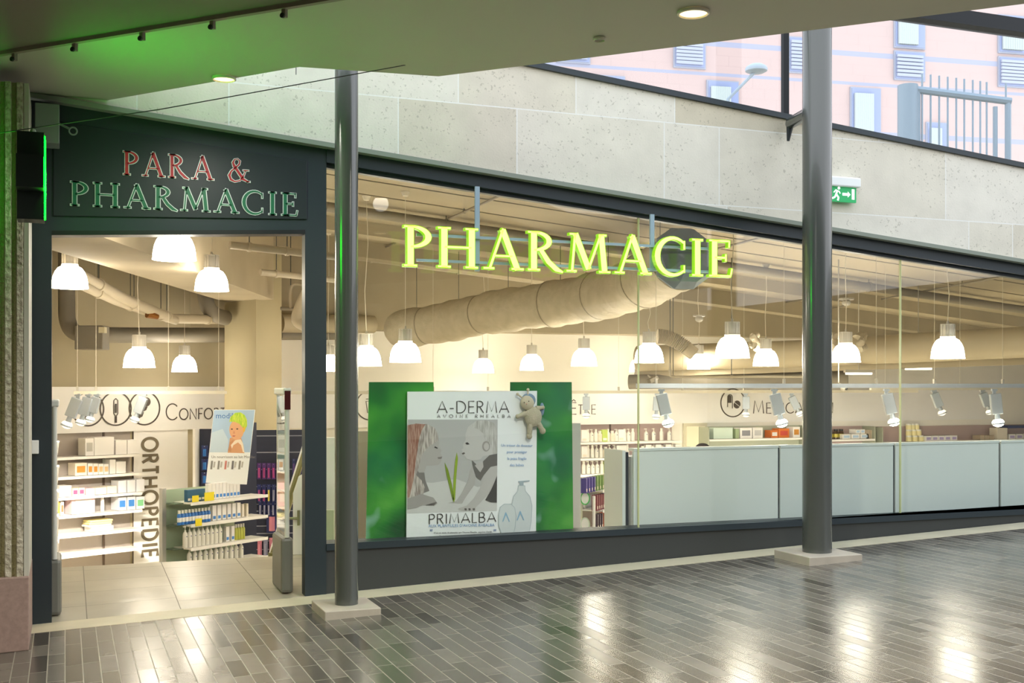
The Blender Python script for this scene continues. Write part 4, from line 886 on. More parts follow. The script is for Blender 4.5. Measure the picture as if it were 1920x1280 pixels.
# ------------------------------------------------------------------ signs on the white bands
INKW = mat('wall_lettering', '#4e4740', .6); INKO = mat('wall_lettering_olive', '#6d6350', .6)
def wall_text(F, off, text, u0, u1, vb, vt, m_, lab, caps=1.0, wd=.08, small=None, sp=.12):
    a, b = F.k(u0, off), F.k(u1, off); z0, z1 = F.z(u0, vb, off), F.z(u0, vt, off); e = thing('wall_lettering', lab, 'lettering', F.M(a, off, z0))
    L, wt_ = lay(text, 'sans', z1 - z0, sp, wd, caps); sx = (b - a) / wt_
    for ch, x, st, sc in L:
        if ch != ' ': glyph_mb(st, sc, -.006, 0, 0, None, None, sx, x * sx, 0).build('letter', m_, e)
    return e
wall_text(AW, -.062, 'Confort', 310, 422, 787, 757, INKW, 'thin dark lettering CONFORT on the white band left of the pillar', .68, .07)
wall_text(BW, -.102, 'Bien-être'.replace('ê', 'Ê'), 1008, 1117, 777, 755, INKW, 'thin dark lettering ending in ÊTRE right of the green panel', .8, .07)
wall_text(BW, -.102, 'Medication', 1411, 1562, 775, 751, INKW, 'thin dark lettering MEDICATION behind the thick column', .82, .07)
def round_sign(F, off, u, v, rpx, lab, kind):
    t = F.t(u, off); r = rpx / FPX * t; e = thing('round_sign', lab, 'round sign', F.M(F.k(u, off), off, F.z(u, v, off)))
    S = MB(); pts = arc(0, 0, r, r, 0, 360, 40)
    for q in rib(pts, r * .085): S.prism(q, -.006, 0)
    S.build('ring', INKW, e); D = MB(); D2 = MB()
    if kind == 'thermo':
        for q in rib([(0, .62 * r), (.13 * r, .5 * r), (.13 * r, -.3 * r), (.05 * r, -.42 * r), (-.05 * r, -.42 * r), (-.13 * r, -.3 * r), (-.13 * r, .5 * r), (0, .62 * r)], r * .05): D.prism(q, -.006, 0)
        D.box(-.055 * r, .055 * r, -.006, 0, -.25 * r, .3 * r); D.box(-.07 * r, .07 * r, -.006, 0, -.85 * r, -.45 * r)
    elif kind == 'foot':
        D.prism(arc(.15 * r, .38 * r, .24 * r, .27 * r, 0, 360, 18)[:-1], -.006, 0); D.prism([(.2 * r, .1 * r), (.0, .12 * r), (-.25 * r, -.1 * r), (-.1 * r, -.2 * r), (.1 * r, -.12 * r)], -.006, 0)
        D.prism([(-.4 * r, -.15 * r), (-.05 * r, -.25 * r), (-.15 * r, -.5 * r), (-.4 * r, -.62 * r)], -.006, 0)
    elif kind == 'band':
        for a in (-.15, .12, .36): D.prism([(a * r, .55 * r), ((a + .14) * r, .5 * r), ((a - .22) * r, -.6 * r), ((a - .36) * r, -.55 * r)], -.006, 0)
    elif kind == 'cup':
        for q in rib([(-.3 * r, .45 * r), (.34 * r, .45 * r), (.34 * r, .3 * r), (-.3 * r, .3 * r), (-.18 * r, -.5 * r), (.2 * r, -.5 * r), (.3 * r, .3 * r)], r * .06): D.prism(q, -.006, 0)
        D.box(-.12 * r, .14 * r, -.006, 0, -.09 * r, -.01 * r); D.box(-.03 * r, .05 * r, -.006, 0, -.17 * r, .07 * r)
    else:
        for q in rib([(-.44 * r, -.3 * r), (-.44 * r, .4 * r)] + arc(-.24 * r, .4 * r, .2 * r, .2 * r, 180, 0, 8) + [(-.04 * r, -.4 * r)], r * .05): D.prism(q, -.006, 0)
        D.prism([(-.4 * r, .0), (-.4 * r, .4 * r)] + arc(-.26 * r, .4 * r, .14 * r, .16 * r, 180, 0, 8) + [(-.12 * r, 0)], -.006, 0)
        D.prism(arc(.36 * r, -.1 * r, .27 * r, .27 * r, -35, 145, 12), -.006, 0); D.prism(arc(.33 * r, -.14 * r, .27 * r, .27 * r, 145, 325, 12), -.006, 0)
    D.build('symbol', INKW, e); return e
round_sign(AW, -.062, 165, 767, 31, 'first round sign at the left with tilted bars behind the track spots', 'band')
round_sign(AW, -.062, 217, 766, 31, 'round sign with a thermometer symbol in the middle of the three', 'thermo')
round_sign(AW, -.062, 271, 765, 31, 'round sign with a foot-shaped symbol next to the comfort lettering', 'foot')
round_sign(BW, -.102, 694, 760, 27, 'round sign with a cup symbol half hidden by the left green panel', 'cup')
round_sign(BW, -.102, 1374, 755, 26, 'round sign with a capsule and a pill above the counter', 'pill')
# white pilaster with the vertical word
a, b = AW.k(251, -.04), AW.k(352, -.04)
struct('trim_21', MB().box(a, b, -.04, 0, LOW, zb0, AW.M()), WHITE)
k_ = AW.k(295, -.045); zt = AW.z(281, 820, -.045); zbm = AW.z(281, 1044, -.045); kl = AW.k(267, -.045)
e = thing('wall_lettering', 'bold brown lettering ORTHOPEDIE running down the white pilaster', 'lettering', AW.M(kl, -.045, zt))
L, wt_ = lay('ORTHOPEDIE', 'sans', k_ - kl, .22, .2); sx = (zt - zbm) / wt_; rot = Matrix.Rotation(R(90), 4, 'Y')
for ch, x, st, sc in L: glyph_mb(st, sc, -.005, 0, 0, None, rot, sx, x * sx, 0).build('letter', INKO, e)
k0_, k1_ = AW.k(267, -.045), AW.k(295, -.045)
# ------------------------------------------------------------------ shelf units and goods
BACKP = mat('shelf_back_grey', '#a79d94', .7); SHW = mat('shelf_white', '#f2efe9', .4); DKS = mat('dark_upright', '#5d4c40', .5)
def shelf_unit(lab, F, u0, u1, off, dep, zs, z0, z1, back=BACKP, posts=(), th=.018, lip=.03, sides=None, backup=True):
    ka, kb = F.k(u0, -dep + off), F.k(u1, -dep + off); e = thing('shelf_unit', lab, 'shelf unit', F.M(ka, off, z0)); W = kb - ka
    if backup: MB().box(0, W, -.012, 0, 0, z1 - z0).build('back_panel', back, e)
    for u in posts: k = F.k(u, off) - ka; MB().box(k - .012, k + .012, -.03, -.0125, 0, z1 - z0).build('upright', DKS, e)
    for z in zs: MB().box(0, W, -dep, -.031, z - z0 - th, z - z0).box(0, W, -dep - .012, -dep, z - z0 - lip, z - z0 + .004).build('shelf', SHW, e)
    if sides is not None:
        MB().box(-.02, 0, -dep, 0, 0, z1 - z0).build('side_panel', sides, e); MB().box(W, W + .02, -dep, 0, 0, z1 - z0).build('side_panel', sides, e)
    return e
AD = .32
zA = [AW.z(115, v, -AD) for v in (858, 895, 933.5, 968, 1005, 1043)]
shelf_unit('white wall shelf unit left of the vertical lettering seen through the doorway', AW, 104, 266, -.0, AD, zA, LOW, zb0 + .0, posts=(193, 249))
def goods(name, lab, cat, F, u0, u1, z, h, off, dep, m_, group=None, lid=None, extra=None):
    """a box standing on shelf height z; h in metres"""
    ka, kb = F.k(u0, off - dep), F.k(u1, off - dep); o = MB().box(0, kb - ka, -dep, 0, 0, h).build(name, m_, bevel=.003, M=F.M(ka, off, z + .0045)); tag(o, lab, cat, group)
    if extra: MB().box((kb - ka) * .15, (kb - ka) * .85, -dep - .0015, -dep, h * .25, h * .75).build('printed_label', extra, o)
    return o
BXW = mat('white_carton', '#efece8', .5); BXC = mat('cream_carton', '#e9dfcd', .5); PKL = mat('pink_label', '#c95a86', .5); ORL = mat('orange_label', '#c98a35', .5); BLL = mat('blue_label', '#3f7fc8', .5); GRL = mat('green_label', '#7fc08a', .5); PKC = mat('pale_pink_carton', '#e8cdd0', .5)
px = lambda F, u, off, n: n / FPX * F.t(u, off)
P_ = lambda u0, u1, i, hp, m_, lab, ex=None, cat='box', nm='carton': goods(nm, lab, cat, AW, u0, u1, zA[i], px(AW, u0, -.3, hp), -.06, .20, m_, None, None, ex)
P_(160, 176, 0, 33, BXW, 'narrow white carton on the top shelf left of the big white ones', mat('grey_label', '#b9b7b0', .5)); P_(177, 214, 0, 34, BXW, 'big square white carton on the top shelf'); P_(217, 238, 0, 27, BXW, 'white carton on the top shelf right of the big square one'); P_(239, 262, 0, 26, BXW, 'rightmost white carton on the top shelf')
P_(141, 163, 1, 24, BXC, 'cream carton with an orange flower print on the second shelf', ORL)
for i in range(4): P_(165 + i * 10, 174 + i * 10, 1, 22 - i, BXW, 'white carton with small orange marks, number %s from the left beside the flower carton' % ('one', 'two', 'three', 'four')[i], ORL if i < 2 else mat('tan_label', '#d9b98a', .5))
P_(206, 217, 1, 27, BXW, 'white carton near the right end of the second shelf'); P_(218, 236, 1, 22, BXW, 'rightmost white carton on the second shelf')
P_(112, 134, 2, 21, BXW, 'white square carton at the left end of the third shelf'); P_(136, 147, 2, 15, BXC, 'left one of two small cartons with pink print', PKL); P_(148, 159, 2, 15, BXC, 'right one of two small cartons with pink print', PKL)
P_(161, 178, 2, 13, PKC, 'pale pink low carton on the third shelf'); P_(179, 200, 2, 13, BXC, 'cream low carton in the middle of the third shelf'); P_(201, 219, 2, 14, BXC, 'cream low carton left of the plastic packets')
P_(135, 178, 3, 35, PKC, 'large white carton with a pale pink top on the fourth shelf', BXW); P_(108, 112, 3, 26, mat('yellow_spine', '#d9b04a', .5), 'narrow yellow-spined pack at the left end of the fourth shelf'); P_(114, 120, 3, 26, BXW, 'narrow white pack beside the yellow-spined one', mat('brown_label', '#8a6a4a', .5))
PCK = mat('clear_packet', '#e3e3e6', .25)
for i, (r_, n_, ex) in enumerate(((2, 23, None), (2, 23, None), (2, 23, None), (3, 25, BLL), (3, 25, BLL), (3, 23, GRL))):
    j = i % 3; P_(222 + j * 17, 237 + j * 17, r_, n_, PCK, ('%s plastic packet at the right end of the %s shelf' % (('left', 'middle', 'right')[j], 'third' if r_ == 2 else 'fourth')), ex, 'packet', 'packet')
o = tag(MB().lathe([(1e-4, 0), (.022, 0), (.024, .01), (.024, .15), (.018, .17), (.018, .2), (.012, .215), (1e-4, .215)], n=16).build('spray_can', BXW, None, True, M=AW.M(AW.k(192, -.2), -.2, zA[3] + .005)), 'white spray can standing in the middle of the fourth shelf', 'spray can')
P_(172, 213, 4, 9, BXW, 'flat white carton under the yellow cloths')
YCL = mat('yellow_cloth', '#e3d79a', .9, bump=.3, bscale=30); zc = zA[4] + .0045 + px(AW, 172, -.3, 9) + .001
for i, (h_, m_) in enumerate(((.03, BXC), (.028, YCL), (.026, YCL))):
    S = MB(); kk_ = AW.k(163, -.22); W = AW.k(206, -.22) - kk_
    S.box(0, W, -.2, 0, 0, h_); o = S.build('folded_cloth', m_, bevel=.01, M=AW.M(kk_ + .01 * i, -.07, zc)); zc += h_ + .001
    tag(o, ('cream folded cloth at the bottom of the small stack', 'yellow folded cloth in the middle of the small stack', 'yellow folded cloth on top of the small stack')[i], 'cloth', 'folded cloths on the fifth shelf')
# bottle kinds
def kind(parts): return [(n, mb.mesh(n, m_, True)) for n, mb, m_ in parts]
BWH = mat('white_plastic', '#ece9df', .35); DOT = mat('navy_dot', '#2a3a78', .4); BLU = mat('blue_plastic', '#2f6fb8', .35); BLD = mat('deep_blue_plastic', '#1f4f96', .35); YGB = mat('yellow_green_oil', '#aeb04a', .3); TEAL = mat('teal_carton', '#2a5a78', .45)
def k_pump(h=.19, r=.026, body=BWH, cap=BWH, dot=DOT):
    return kind([('bottle_body', MB().lathe([(1e-4, 0), (r * .95, 0), (r, .005), (r, h * .58), (r * .8, h * .68), (r * .4, h * .73), (1e-4, h * .73)], n=14), body),
                 ('pump_head', MB().lathe([(r * .42, h * .73), (r * .42, h * .79), (r * .15, h * .80), (r * .15, h * .92), (r * .35, h * .93), (r * .35, h), (1e-4, h)], n=10).box(-r * 1.0, 0, -r * .2, r * .2, h * .94, h * .985), cap),
                 ('round_mark', MB().cyl((0, 0, 0), r * .22, .002, 10, Matrix.Translation((0, -r - .0005, h * .52)) @ Matrix.Rotation(R(90), 4, 'X')), dot)])
def k_bottle(h=.18, r=.024, body=BLU, cap=BWH, lab=None):
    p = [('bottle_body', MB().lathe([(1e-4, 0), (r, 0), (r, h * .68), (r * .6, h * .78), (1e-4, h * .78)], n=14), body), ('cap', MB().lathe([(r * .62, h * .78), (r * .62, h), (1e-4, h)], n=12), cap)]
    if lab: p.append(('label_band', MB().lathe([(r * 1.02, h * .2), (r * 1.03, h * .21), (r * 1.03, h * .5), (r * 1.02, h * .51)], n=14), lab))
    return kind(p)
def k_box(w_, d, h, body, lab=None):
    p = [('carton_body', MB().box(-w_ / 2, w_ / 2, -d / 2, d / 2, 0, h), body)]
    if lab: p.append(('printed_label', MB().box(-w_ * .36, w_ * .36, -d / 2 - .001, -d / 2, h * .1, h * .3), lab))
    return kind(p)
def place(name, K, M, lab, cat, group):
    e = thing(name, lab, cat, M, group)
    for n, me in K: part(n, me, e)
    return e
def row(name, K, F, u0, u1, n, z, off, lab, cat, group, wob=0):
    a, b = F.k(u0, off), F.k(u1, off)
    for i in range(n):
        k = a + (b - a) * (i / (n - 1) if n > 1 else .5); place(name, K, F.M(k, off + random.uniform(-wob, wob), z + .0045), lab, cat, group)
# green glass gondola
GF = Frame(345, 12.3, R(36)); GD = .26
gz = [GF.z(345, v, -GD) for v in (944, 985.5, 1030, 1068)]
GG = mat('pale_green_glass', '#aebfa4', .2, spec=.6); 
ka, kb = GF.k(308, 0), GF.k(470, 0); ztop = GF.z(312, 918, 0)
ge = thing('gondola_shelf', 'green glass backed gondola shelf in the middle of the doorway', 'shelf unit', GF.M(ka, 0, LOW)); W = kb - ka
MB().box(0, W * .80, 0, .01, 0, ztop - LOW).build('glass_back', GG, ge)
MB().box(-.05, 0, -.03, .02, 0, ztop - LOW + .02).build('upright', METAL, ge); 
for i, z in enumerate(gz): MB().box(.12, W, -GD, -.005, z - LOW - .015, z - LOW).box(.12, W, -GD - .012, -GD, z - LOW - .028, z - LOW + .004).build('shelf', SHW, ge); MB().box(.0, .12, -GD * .6, -.005, z - LOW - .014, z - LOW - .006).build('glass_wing', mat('dark_glass_edge', '#5a6a58', .2), ge)
row('carton', k_box(.05, .05, .125, TEAL, BXW), GF, 352, 378, 5, gz[0], -.18, 'dark teal carton behind the yellow price cards on the gondola', 'carton', 'teal cartons on the top gondola shelf')
row('carton', k_box(.045, .05, .17, BXW, BLL), GF, 391, 444, 9, gz[0], -.17, 'tall white carton with a blue foot label on the top gondola shelf', 'carton', 'tall white cartons on the top gondola shelf')
row('bottle', k_bottle(.21, .022, BWH, BLD), GF, 428, 446, 4, gz[0], -.08, 'white bottle with a deep blue cap behind the tall cartons', 'bottle', 'blue capped bottles on the top gondola shelf')
row('bottle', k_bottle(.15, .022, BLU, BWH, BXW), GF, 336, 391, 10, gz[1], -.2, 'blue bottle with a white cap on the second gondola shelf', 'bottle', 'blue bottles on the second gondola shelf')
row('carton', k_box(.05, .05, .16, BXW, BLL), GF, 399, 445, 6, gz[1], -.17, 'white carton with a blue foot on the second gondola shelf', 'carton', 'white cartons on the second gondola shelf')
row('carton', k_box(.028, .05, .14, BXC, None), GF, 453, 461, 2, gz[1], -.17, 'narrow cream carton at the right end of the second gondola shelf', 'carton', 'narrow cream cartons on the gondola')
row('pump_bottle', k_pump(.23, .026), GF, 347, 412, 9, gz[2], -.2, 'white pump bottle with a navy mark on the third gondola shelf', 'pump bottle', 'pump bottles on the third gondola shelf')
row('carton', k_box(.045, .05, .16, BXW, BLL), GF, 424, 434, 2, gz[2], -.17, 'white carton beside the yellow-green bottles', 'carton', 'white cartons on the third gondola shelf')
row('bottle', k_bottle(.17, .02, YGB, BWH), GF, 442, 456, 4, gz[2], -.17, 'yellow-green bottle at the right of the third gondola shelf', 'bottle', 'yellow-green bottles on the gondola')
row('pump_bottle', k_pump(.21, .026), GF, 355, 452, 11, gz[3], -.2, 'white pump bottle half hidden behind the floor edge at the bottom gondola shelf', 'pump bottle', 'pump bottles on the bottom gondola shelf')
YC = mat('yellow_price_card', '#ecd823', .5)
for u0, u1, vt, vb, lab in ((361, 373, 929, 941, 'small yellow price card at the left of the top gondola shelf'), (384, 402, 923, 939, 'larger yellow price card on the top gondola shelf'), (367, 379, 972, 986, 'yellow price card on the second gondola shelf edge')):
    a, b = GF.k(u0, -GD - .02), GF.k(u1, -GD - .02); z0, z1 = GF.z(u0, vb, -GD), GF.z(u0, vt, -GD); tag(MB().box(0, b - a, -.002, .003, 0, z1 - z0).build('price_card', YC, M=GF.M(a, -GD - .016, z0)), lab, 'price card')
# baby placard
BPt = 12.55; BP = Frame(430, BPt, -TH)
def bp(u, v): return (BP.k(u) , BP.z(u, v))
corn = [(660, 165), (1120, 165), (1025, 1000), (570, 980)]; cwp = (290, 740, 5.95)
q = [bp(290 + a / 5.95, 740 + b / 5.95) for a, b in corn]; bo_x, bo_z = q[3][0], min(p[1] for p in q)
bb = tag(MB().prism([(a - bo_x, b - bo_z) for a, b in q], 0, .012).build('baby_placard', PE, M=BP.M(bo_x, 0, bo_z)), 'tilted placard with a baby in a green swim cap above the gondola shelf', 'placard')
bproj = lambda u, v: (bp(u, v)[0] - bo_x, bp(u, v)[1] - bo_z)
def bd(pts, col, lvl, name='print'): return draw(pts, col, lvl, bb, name, cw=cwp, proj=bproj, org=Vector((0, 0, 0)))
bd([(664, 170), (1116, 170), (1064, 640), (612, 640)], '#a9c3dd', 1, 'photo_print')
bd([(612, 640), (640, 420), (760, 380), (820, 500), (815, 640)], '#c3d4e2', 2)
bd([(815, 645), (830, 560), (840, 480), (900, 470), (965, 480), (990, 560), (1002, 650)], '#cf9a72', 3); bd([(818, 620), (838, 530), (880, 500), (870, 560), (850, 640)], '#c28a62', 4)
bd(arc(915, 390, 82, 112, 0, 360, 20)[:-1], '#dba67e', 4); bd([(850, 560), (900, 505), (960, 495), (985, 540), (1002, 640), (985, 640), (965, 560), (930, 530), (880, 560), (862, 600)], '#efe2cf', 5)
bd([(833, 300), (848, 245), (900, 200), (960, 195), (1005, 225), (1030, 280), (1032, 345), (1008, 392), (990, 372), (945, 322), (890, 300)], streak('print_swim_cap', '#8fbf2a', '#d8e05a', 60), 6)
bd([(985, 370), (1008, 350), (1010, 400), (990, 425)], '#e0b040', 7)
for a, b in ((862, 382), (922, 380)): bd(arc(a, b, 12, 8, 0, 360, 8)[:-1], '#4a3226', 6)
bd([(862, 458), (880, 452), (905, 456), (885, 468)], '#b05a4e', 6); bd([(880, 405), (892, 405), (896, 432), (876, 432)], '#c98c66', 6)
for i in range(5):
    x = 640 + i * 78; bd([(x - 10, 735), (x + 12, 735), (x + 2, 830), (x - 20, 830)], ('#8d8a86', '#8d8a86', '#c98076', '#6f6c70', '#8d8a86')[i], 3); bd([(x + 22, 745), (x + 40, 745), (x + 30, 810), (x + 12, 810)], '#bcb8b2', 3)
s0 = bp(290 + 680 / 5.95, 740 + 262 / 5.95); txt('modilac', .085, s0[0] - bo_x, s0[1] - bo_z, mat('print_blue', '#3f6fb5', .5), -.002, bb, 'small_print', th=.0004)
s0 = bp(290 + 632 / 5.95, 740 + 705 / 5.95); txt('Un nourrisson au lait Modilac', .04, s0[0] - bo_x, s0[1] - bo_z, mat('print_ink_grey', '#77716e', .5), -.002, bb, 'small_print', th=.0004)
# navy boards and hanging packs
NAVY = mat('navy_board', '#1d2238', .5); NSL = mat('navy_slat_groove', '#8d8f9c', .5)
NB = Frame(520, 14.6, -TH * .6)
ka, kb = NB.k(474), NB.k(606); zb_, zt_ = LOW, NB.z(500, 806)
ne = thing('slatwall_display', 'navy slatwall board with hanging accessory packs behind the pillar foot', 'display board', NB.M(ka, 0, zb_)); MB().box(0, kb - ka - .1, 0, .05, 0, zt_ - zb_).build('board', NAVY, ne)
for v in (817, 848, 880, 912, 945, 958, 972, 986, 1000, 1014, 1030): z = NB.z(480, v) - zb_; MB().box(.02, kb - ka - .12, -.004, 0, z - .006, z + .006).build('slat_groove', NSL, ne)
NB2 = Frame(458, 13.3, R(20)); a, b = NB2.k(424), NB2.k(481)
tag(MB().box(0, b - a, 0, .04, 0, NB2.z(470, 792) - LOW).build('navy_panel', NAVY, M=NB2.M(a, 0, LOW)), 'plain navy end panel right of the baby placard and gondola', 'panel')
NB3 = Frame(385, 14.6, -TH); a, b = NB3.k(374), NB3.k(398)
n3 = thing('narrow_display', 'narrow navy rack with blue packs left of the baby placard', 'display rack', NB3.M(a, 0, LOW)); MB().box(0, b - a, 0, .04, 0, NB3.z(385, 804) - LOW).build('board', NAVY, n3); MB().box(-.03, 0, -.2, .04, 0, NB3.z(385, 803) - LOW).build('side_panel', SHW, n3)
PUR = mat('purple_pack', '#5a3a7a', .35); PNK = mat('pink_pack', '#c0788a', .5); YEL = mat('yellow_pack', '#cfc04a', .4); GRY = mat('grey_pack', '#8a8aa0', .4); NVP = mat('navy_pack', '#2a3266', .4); MAG = mat('magenta_pack', '#a03a78', .4)
def pack(F, u, vt, wpx, hpx, m_, m2, lab, grp):
    w_, h_ = px(F, u, 0, wpx), px(F, u, 0, hpx); e = thing('hanging_pack', lab, 'hanging pack', F.M(F.k(u, -.05), -.05, F.z(u, vt + hpx, -.05)), grp)
    MB().box(-w_ / 2, w_ / 2, -.003, .003, 0, h_).build('backing_card', m_, e); MB().tube([(0, -.013, h_ * .1), (0, -.013, h_ * .7)], w_ * .27, 8).build('blister_item', m2, e, True); MB().tube([(0, .048, h_ * .93), (0, -.03, h_ * .93)], .003, 6).build('peg_hook', METAL, e)
for i in range(5): pack(NB, 486 + i * 9, 868, 7, 30, PUR, MAG, 'purple tube pack hanging in the top row of the navy board', 'purple packs in the top row')
for i in range(5): pack(NB, 486 + i * 9, 908, 7, 34, NVP, (MAG, MAG, YEL, GRY, GRY)[i], ('navy pack with a magenta tube in the second row', 'navy pack with a magenta tube in the second row', 'navy pack with a yellow handle in the second row', 'navy pack with a grey tool in the second row', 'navy pack with a grey tool in the second row')[i], ('magenta packs in the second row', 'magenta packs in the second row', 'yellow pack in the second row', 'grey tool packs in the second row', 'grey tool packs in the second row')[i])
for i in range(5): pack(NB, 488 + i * 8, 948 - 10, 6, 30, NVP, GRY, 'navy pack with tweezers in the third row of the navy board', 'tweezer packs in the third row')
for i in range(3): pack(NB, 551 + i * 8, 860, 6, 30, NVP, PUR, 'dark pack hanging right of the security gate in the upper row', 'dark packs in the upper right row')
for i in range(3): pack(NB, 551 + i * 8, 900, 6, 30, NVP, GRY, 'dark pack hanging right of the security gate in the lower row', 'dark packs in the lower right row')
pack(NB, 510, 955, 20, 44, NVP, PNK, 'large pink glove pack with a navy header card', 'pink glove pack')
for i in range(3): pack(NB, 487 + i * 11, 1008, 8, 40, (PNK, GRY, PNK)[i], (PNK, GRY, PNK)[i], ('pink bag hanging leftmost in the bottom row', 'grey bag hanging between the pink ones', 'pink bag hanging right in the bottom row')[i], 'bags in the bottom row')
for i, v in enumerate((835, 860, 885)): pack(NB3, 384, v, 12, 22, NVP, BLU, 'blue pack on the narrow navy rack, %s one' % ('top', 'middle', 'bottom')[i], 'blue packs on the narrow rack')
# ------------------------------------------------------------------ security gates, ramp rail, white counter
ACR = glass('gate_acrylic', (.93, .96, .95), 1.2); GBK = mat('gate_base_grey', '#6f6e66', .45); GWF = mat('gate_white_frame', '#dcdad2', .4)
def gate(x, y0, y1, z0, zb, zt, lab, leaf):
    e = thing('security_gate', lab, 'security gate', Vector((x, (y0 + y1) / 2, z0))); h = (y1 - y0) / 2
    MB().box(-.045, .045, -h - .02, h + .02, 0, zb - z0).build('base', GBK, e, bevel=.025); MB().box(-.012, .012, -h + .02, h - .02, zb - z0 + .001, zt - z0 - .06).build('acrylic_panel', ACR, e)
    MB().tube([(0, -h, zb - z0), (0, -h, zt - z0)], .018, 10).build('frame_tube', GWF, e, True); MB().tube([(0, h, zb - z0), (0, h, zt - z0)], .012, 10).build('frame_tube', GWF, e, True); MB().box(-.03, .03, -h - .02, h + .02, zt - z0 - .05, zt - z0).build('top_bar', GWF, e, bevel=.01)
    if leaf:  # flag for the red lamp and the painted-in reflection
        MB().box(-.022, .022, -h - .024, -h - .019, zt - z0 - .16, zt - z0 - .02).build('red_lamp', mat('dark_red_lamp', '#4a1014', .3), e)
        for i, (c_, a_, b_) in enumerate((('#bcd8ea', .78, .98), ('#a9cfe8', .60, .76), ('#f0b9a0', .42, .58), ('#f0a050', .24, .40), ('#a8bfe0', .04, .22))): MB().box(-.011, .011, -h + .05, h - .05, (zb - z0) + a_ * (zt - zb) * .72, (zb - z0) + b_ * (zt - zb) * .72).build('reflection_strip', mat('reflection_strip_' + c_.strip('#'), c_, .5), e)  # shelf reflection in the acrylic, put in as coloured strips
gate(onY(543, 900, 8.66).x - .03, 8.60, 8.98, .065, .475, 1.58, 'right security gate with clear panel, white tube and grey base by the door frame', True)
gate(onY(101, 900, 8.66).x + .005, 8.60, 8.96, .012, .40, 1.50, 'left security gate partly hidden behind the left door post', False)
OL = mat('olive_band', '#77713f', .5)
e = thing('ramp_handrail', 'slanted olive green board crossing behind the right security gate', 'handrail', atT(510, 1040, 11)); o_ = atT(510, 1040, 11)
P4 = [atT(505, 1040, 11) - o_, atT(520, 1040, 11) - o_, atT(576, 838, 11.6) - o_, atT(574, 822, 11.6) - o_]; of = Vector((SN, CS, 0)) * .04
MB().add(P4 + [p + of for p in P4], [(0, 1, 2, 3), (7, 6, 5, 4), (0, 4, 5, 1), (1, 5, 6, 2), (2, 6, 7, 3), (3, 7, 4, 0)]).build('board', OL, e)
P4 = [atT(503, 1040, 11) - o_, atT(505.4, 1040, 11) - o_, atT(574, 824, 11.6) - o_, atT(571.6, 818, 11.6) - o_]
MB().add(P4 + [p + of for p in P4], [(0, 1, 2, 3), (7, 6, 5, 4), (0, 4, 5, 1), (1, 5, 6, 2), (2, 6, 7, 3), (3, 7, 4, 0)]).build('pale_edge', SHW, e)
MB().box(-.03, .03, -.02, .04, LOW - o_.z, .02).build('post', OL, e)
WCF = Frame(560, 10.25, -TH); a, b = WCF.k(549), WCF.k(598); z0 = .10
e = thing('white_stand', 'white wedge-topped stand with a grey tee handle behind the right security gate', 'stand', WCF.M(a, 0, z0)); H1, H0 = WCF.z(572, 882) - z0, WCF.z(549, 925) - z0
MB().prism([(0, 0), (b - a, 0), (b - a, H1 + .02), (.10, H1 - .02), (.05, H1 - .05), (0, H0)], 0, .3).build('cabinet', BXW, e, bevel=.006); MB().tube([(-.05, -.02, WCF.z(550, 971) - z0), (.05, -.02, WCF.z(550, 971) - z0)], .012, 8).box(.045, .065, -.035, -.005, WCF.z(550, 984) - z0, WCF.z(550, 956) - z0).build('tee_handle', mat('olive_metal', '#8d8a6a', .4, metal=.3), e)
MB().box(.08, b - a, .02, .28, H1 + .021, H1 + .06).build('dark_tray', mat('dark_tray', '#3b3b33', .5), e)
for (u0, u1, vt, vb, t_, m_, nm, lab) in ((610, 628, 820, 1014, 10.4, SHW, 'door_frame_panel', 'cream upright panel between the door frame and the slim column'), (600, 626, 956, 1012, 9.9, mat('pale_green_panel', '#c2cbac', .4), 'low_panel', 'low pale green panel at the glass left of the slim column'),
                                          (668, 700, 808, 1015, 10.0, mat('taupe_panel', '#a89a88', .5), 'taupe_panel', 'taupe upright panel between the slim column and the left green panel'), (1073, 1089, 793, 1000, 10.6, mat('light_grey_post', '#c9c8c6', .4), 'grey_post', 'light grey upright post right of the right green panel')):
    F = Frame(u0, t_, -TH); a, b = F.k(u0), F.k(u1); z0 = LOW; tag(MB().box(0, b - a, 0, .06, 0, F.z(u0, vt) - z0).build(nm, m_, bevel=.004, M=F.M(a, 0, z0)), lab, 'panel')
# ------------------------------------------------------------------ side shelf along the left wall
SD = Frame(100, 11, 0); e = thing('side_shelf', 'white shelf unit along the left wall just inside the doorway', 'shelf unit', Vector((-.26, 12.2, LOW)))
MB().box(0, .02, -1.2, 1.2, 0, 2.0).build('back_panel', SHW, e)
zs_ = [-.35, -.05, .22, .48, .74, 1.0]
for z in zs_: MB().box(.021, .2, -1.2, 1.2, z - LOW - .018, z - LOW).build('shelf', SHW, e)
for i, z in enumerate(zs_[:-1]):
    for j in range(4):
        h_ = .1 + .08 * ((i * 3 + j * 5) % 4) / 3; tag(MB().box(-.06, .06, -.1, .1, 0, h_).build('carton', (BXW, BXC, BXW, PCK)[(i + j) % 4], bevel=.003, M=Matrix.Translation((-.14, 11.4 + j * .5, z + .001))), 'white carton on the side shelf at the left door post', 'carton', 'cartons on the left side shelf')
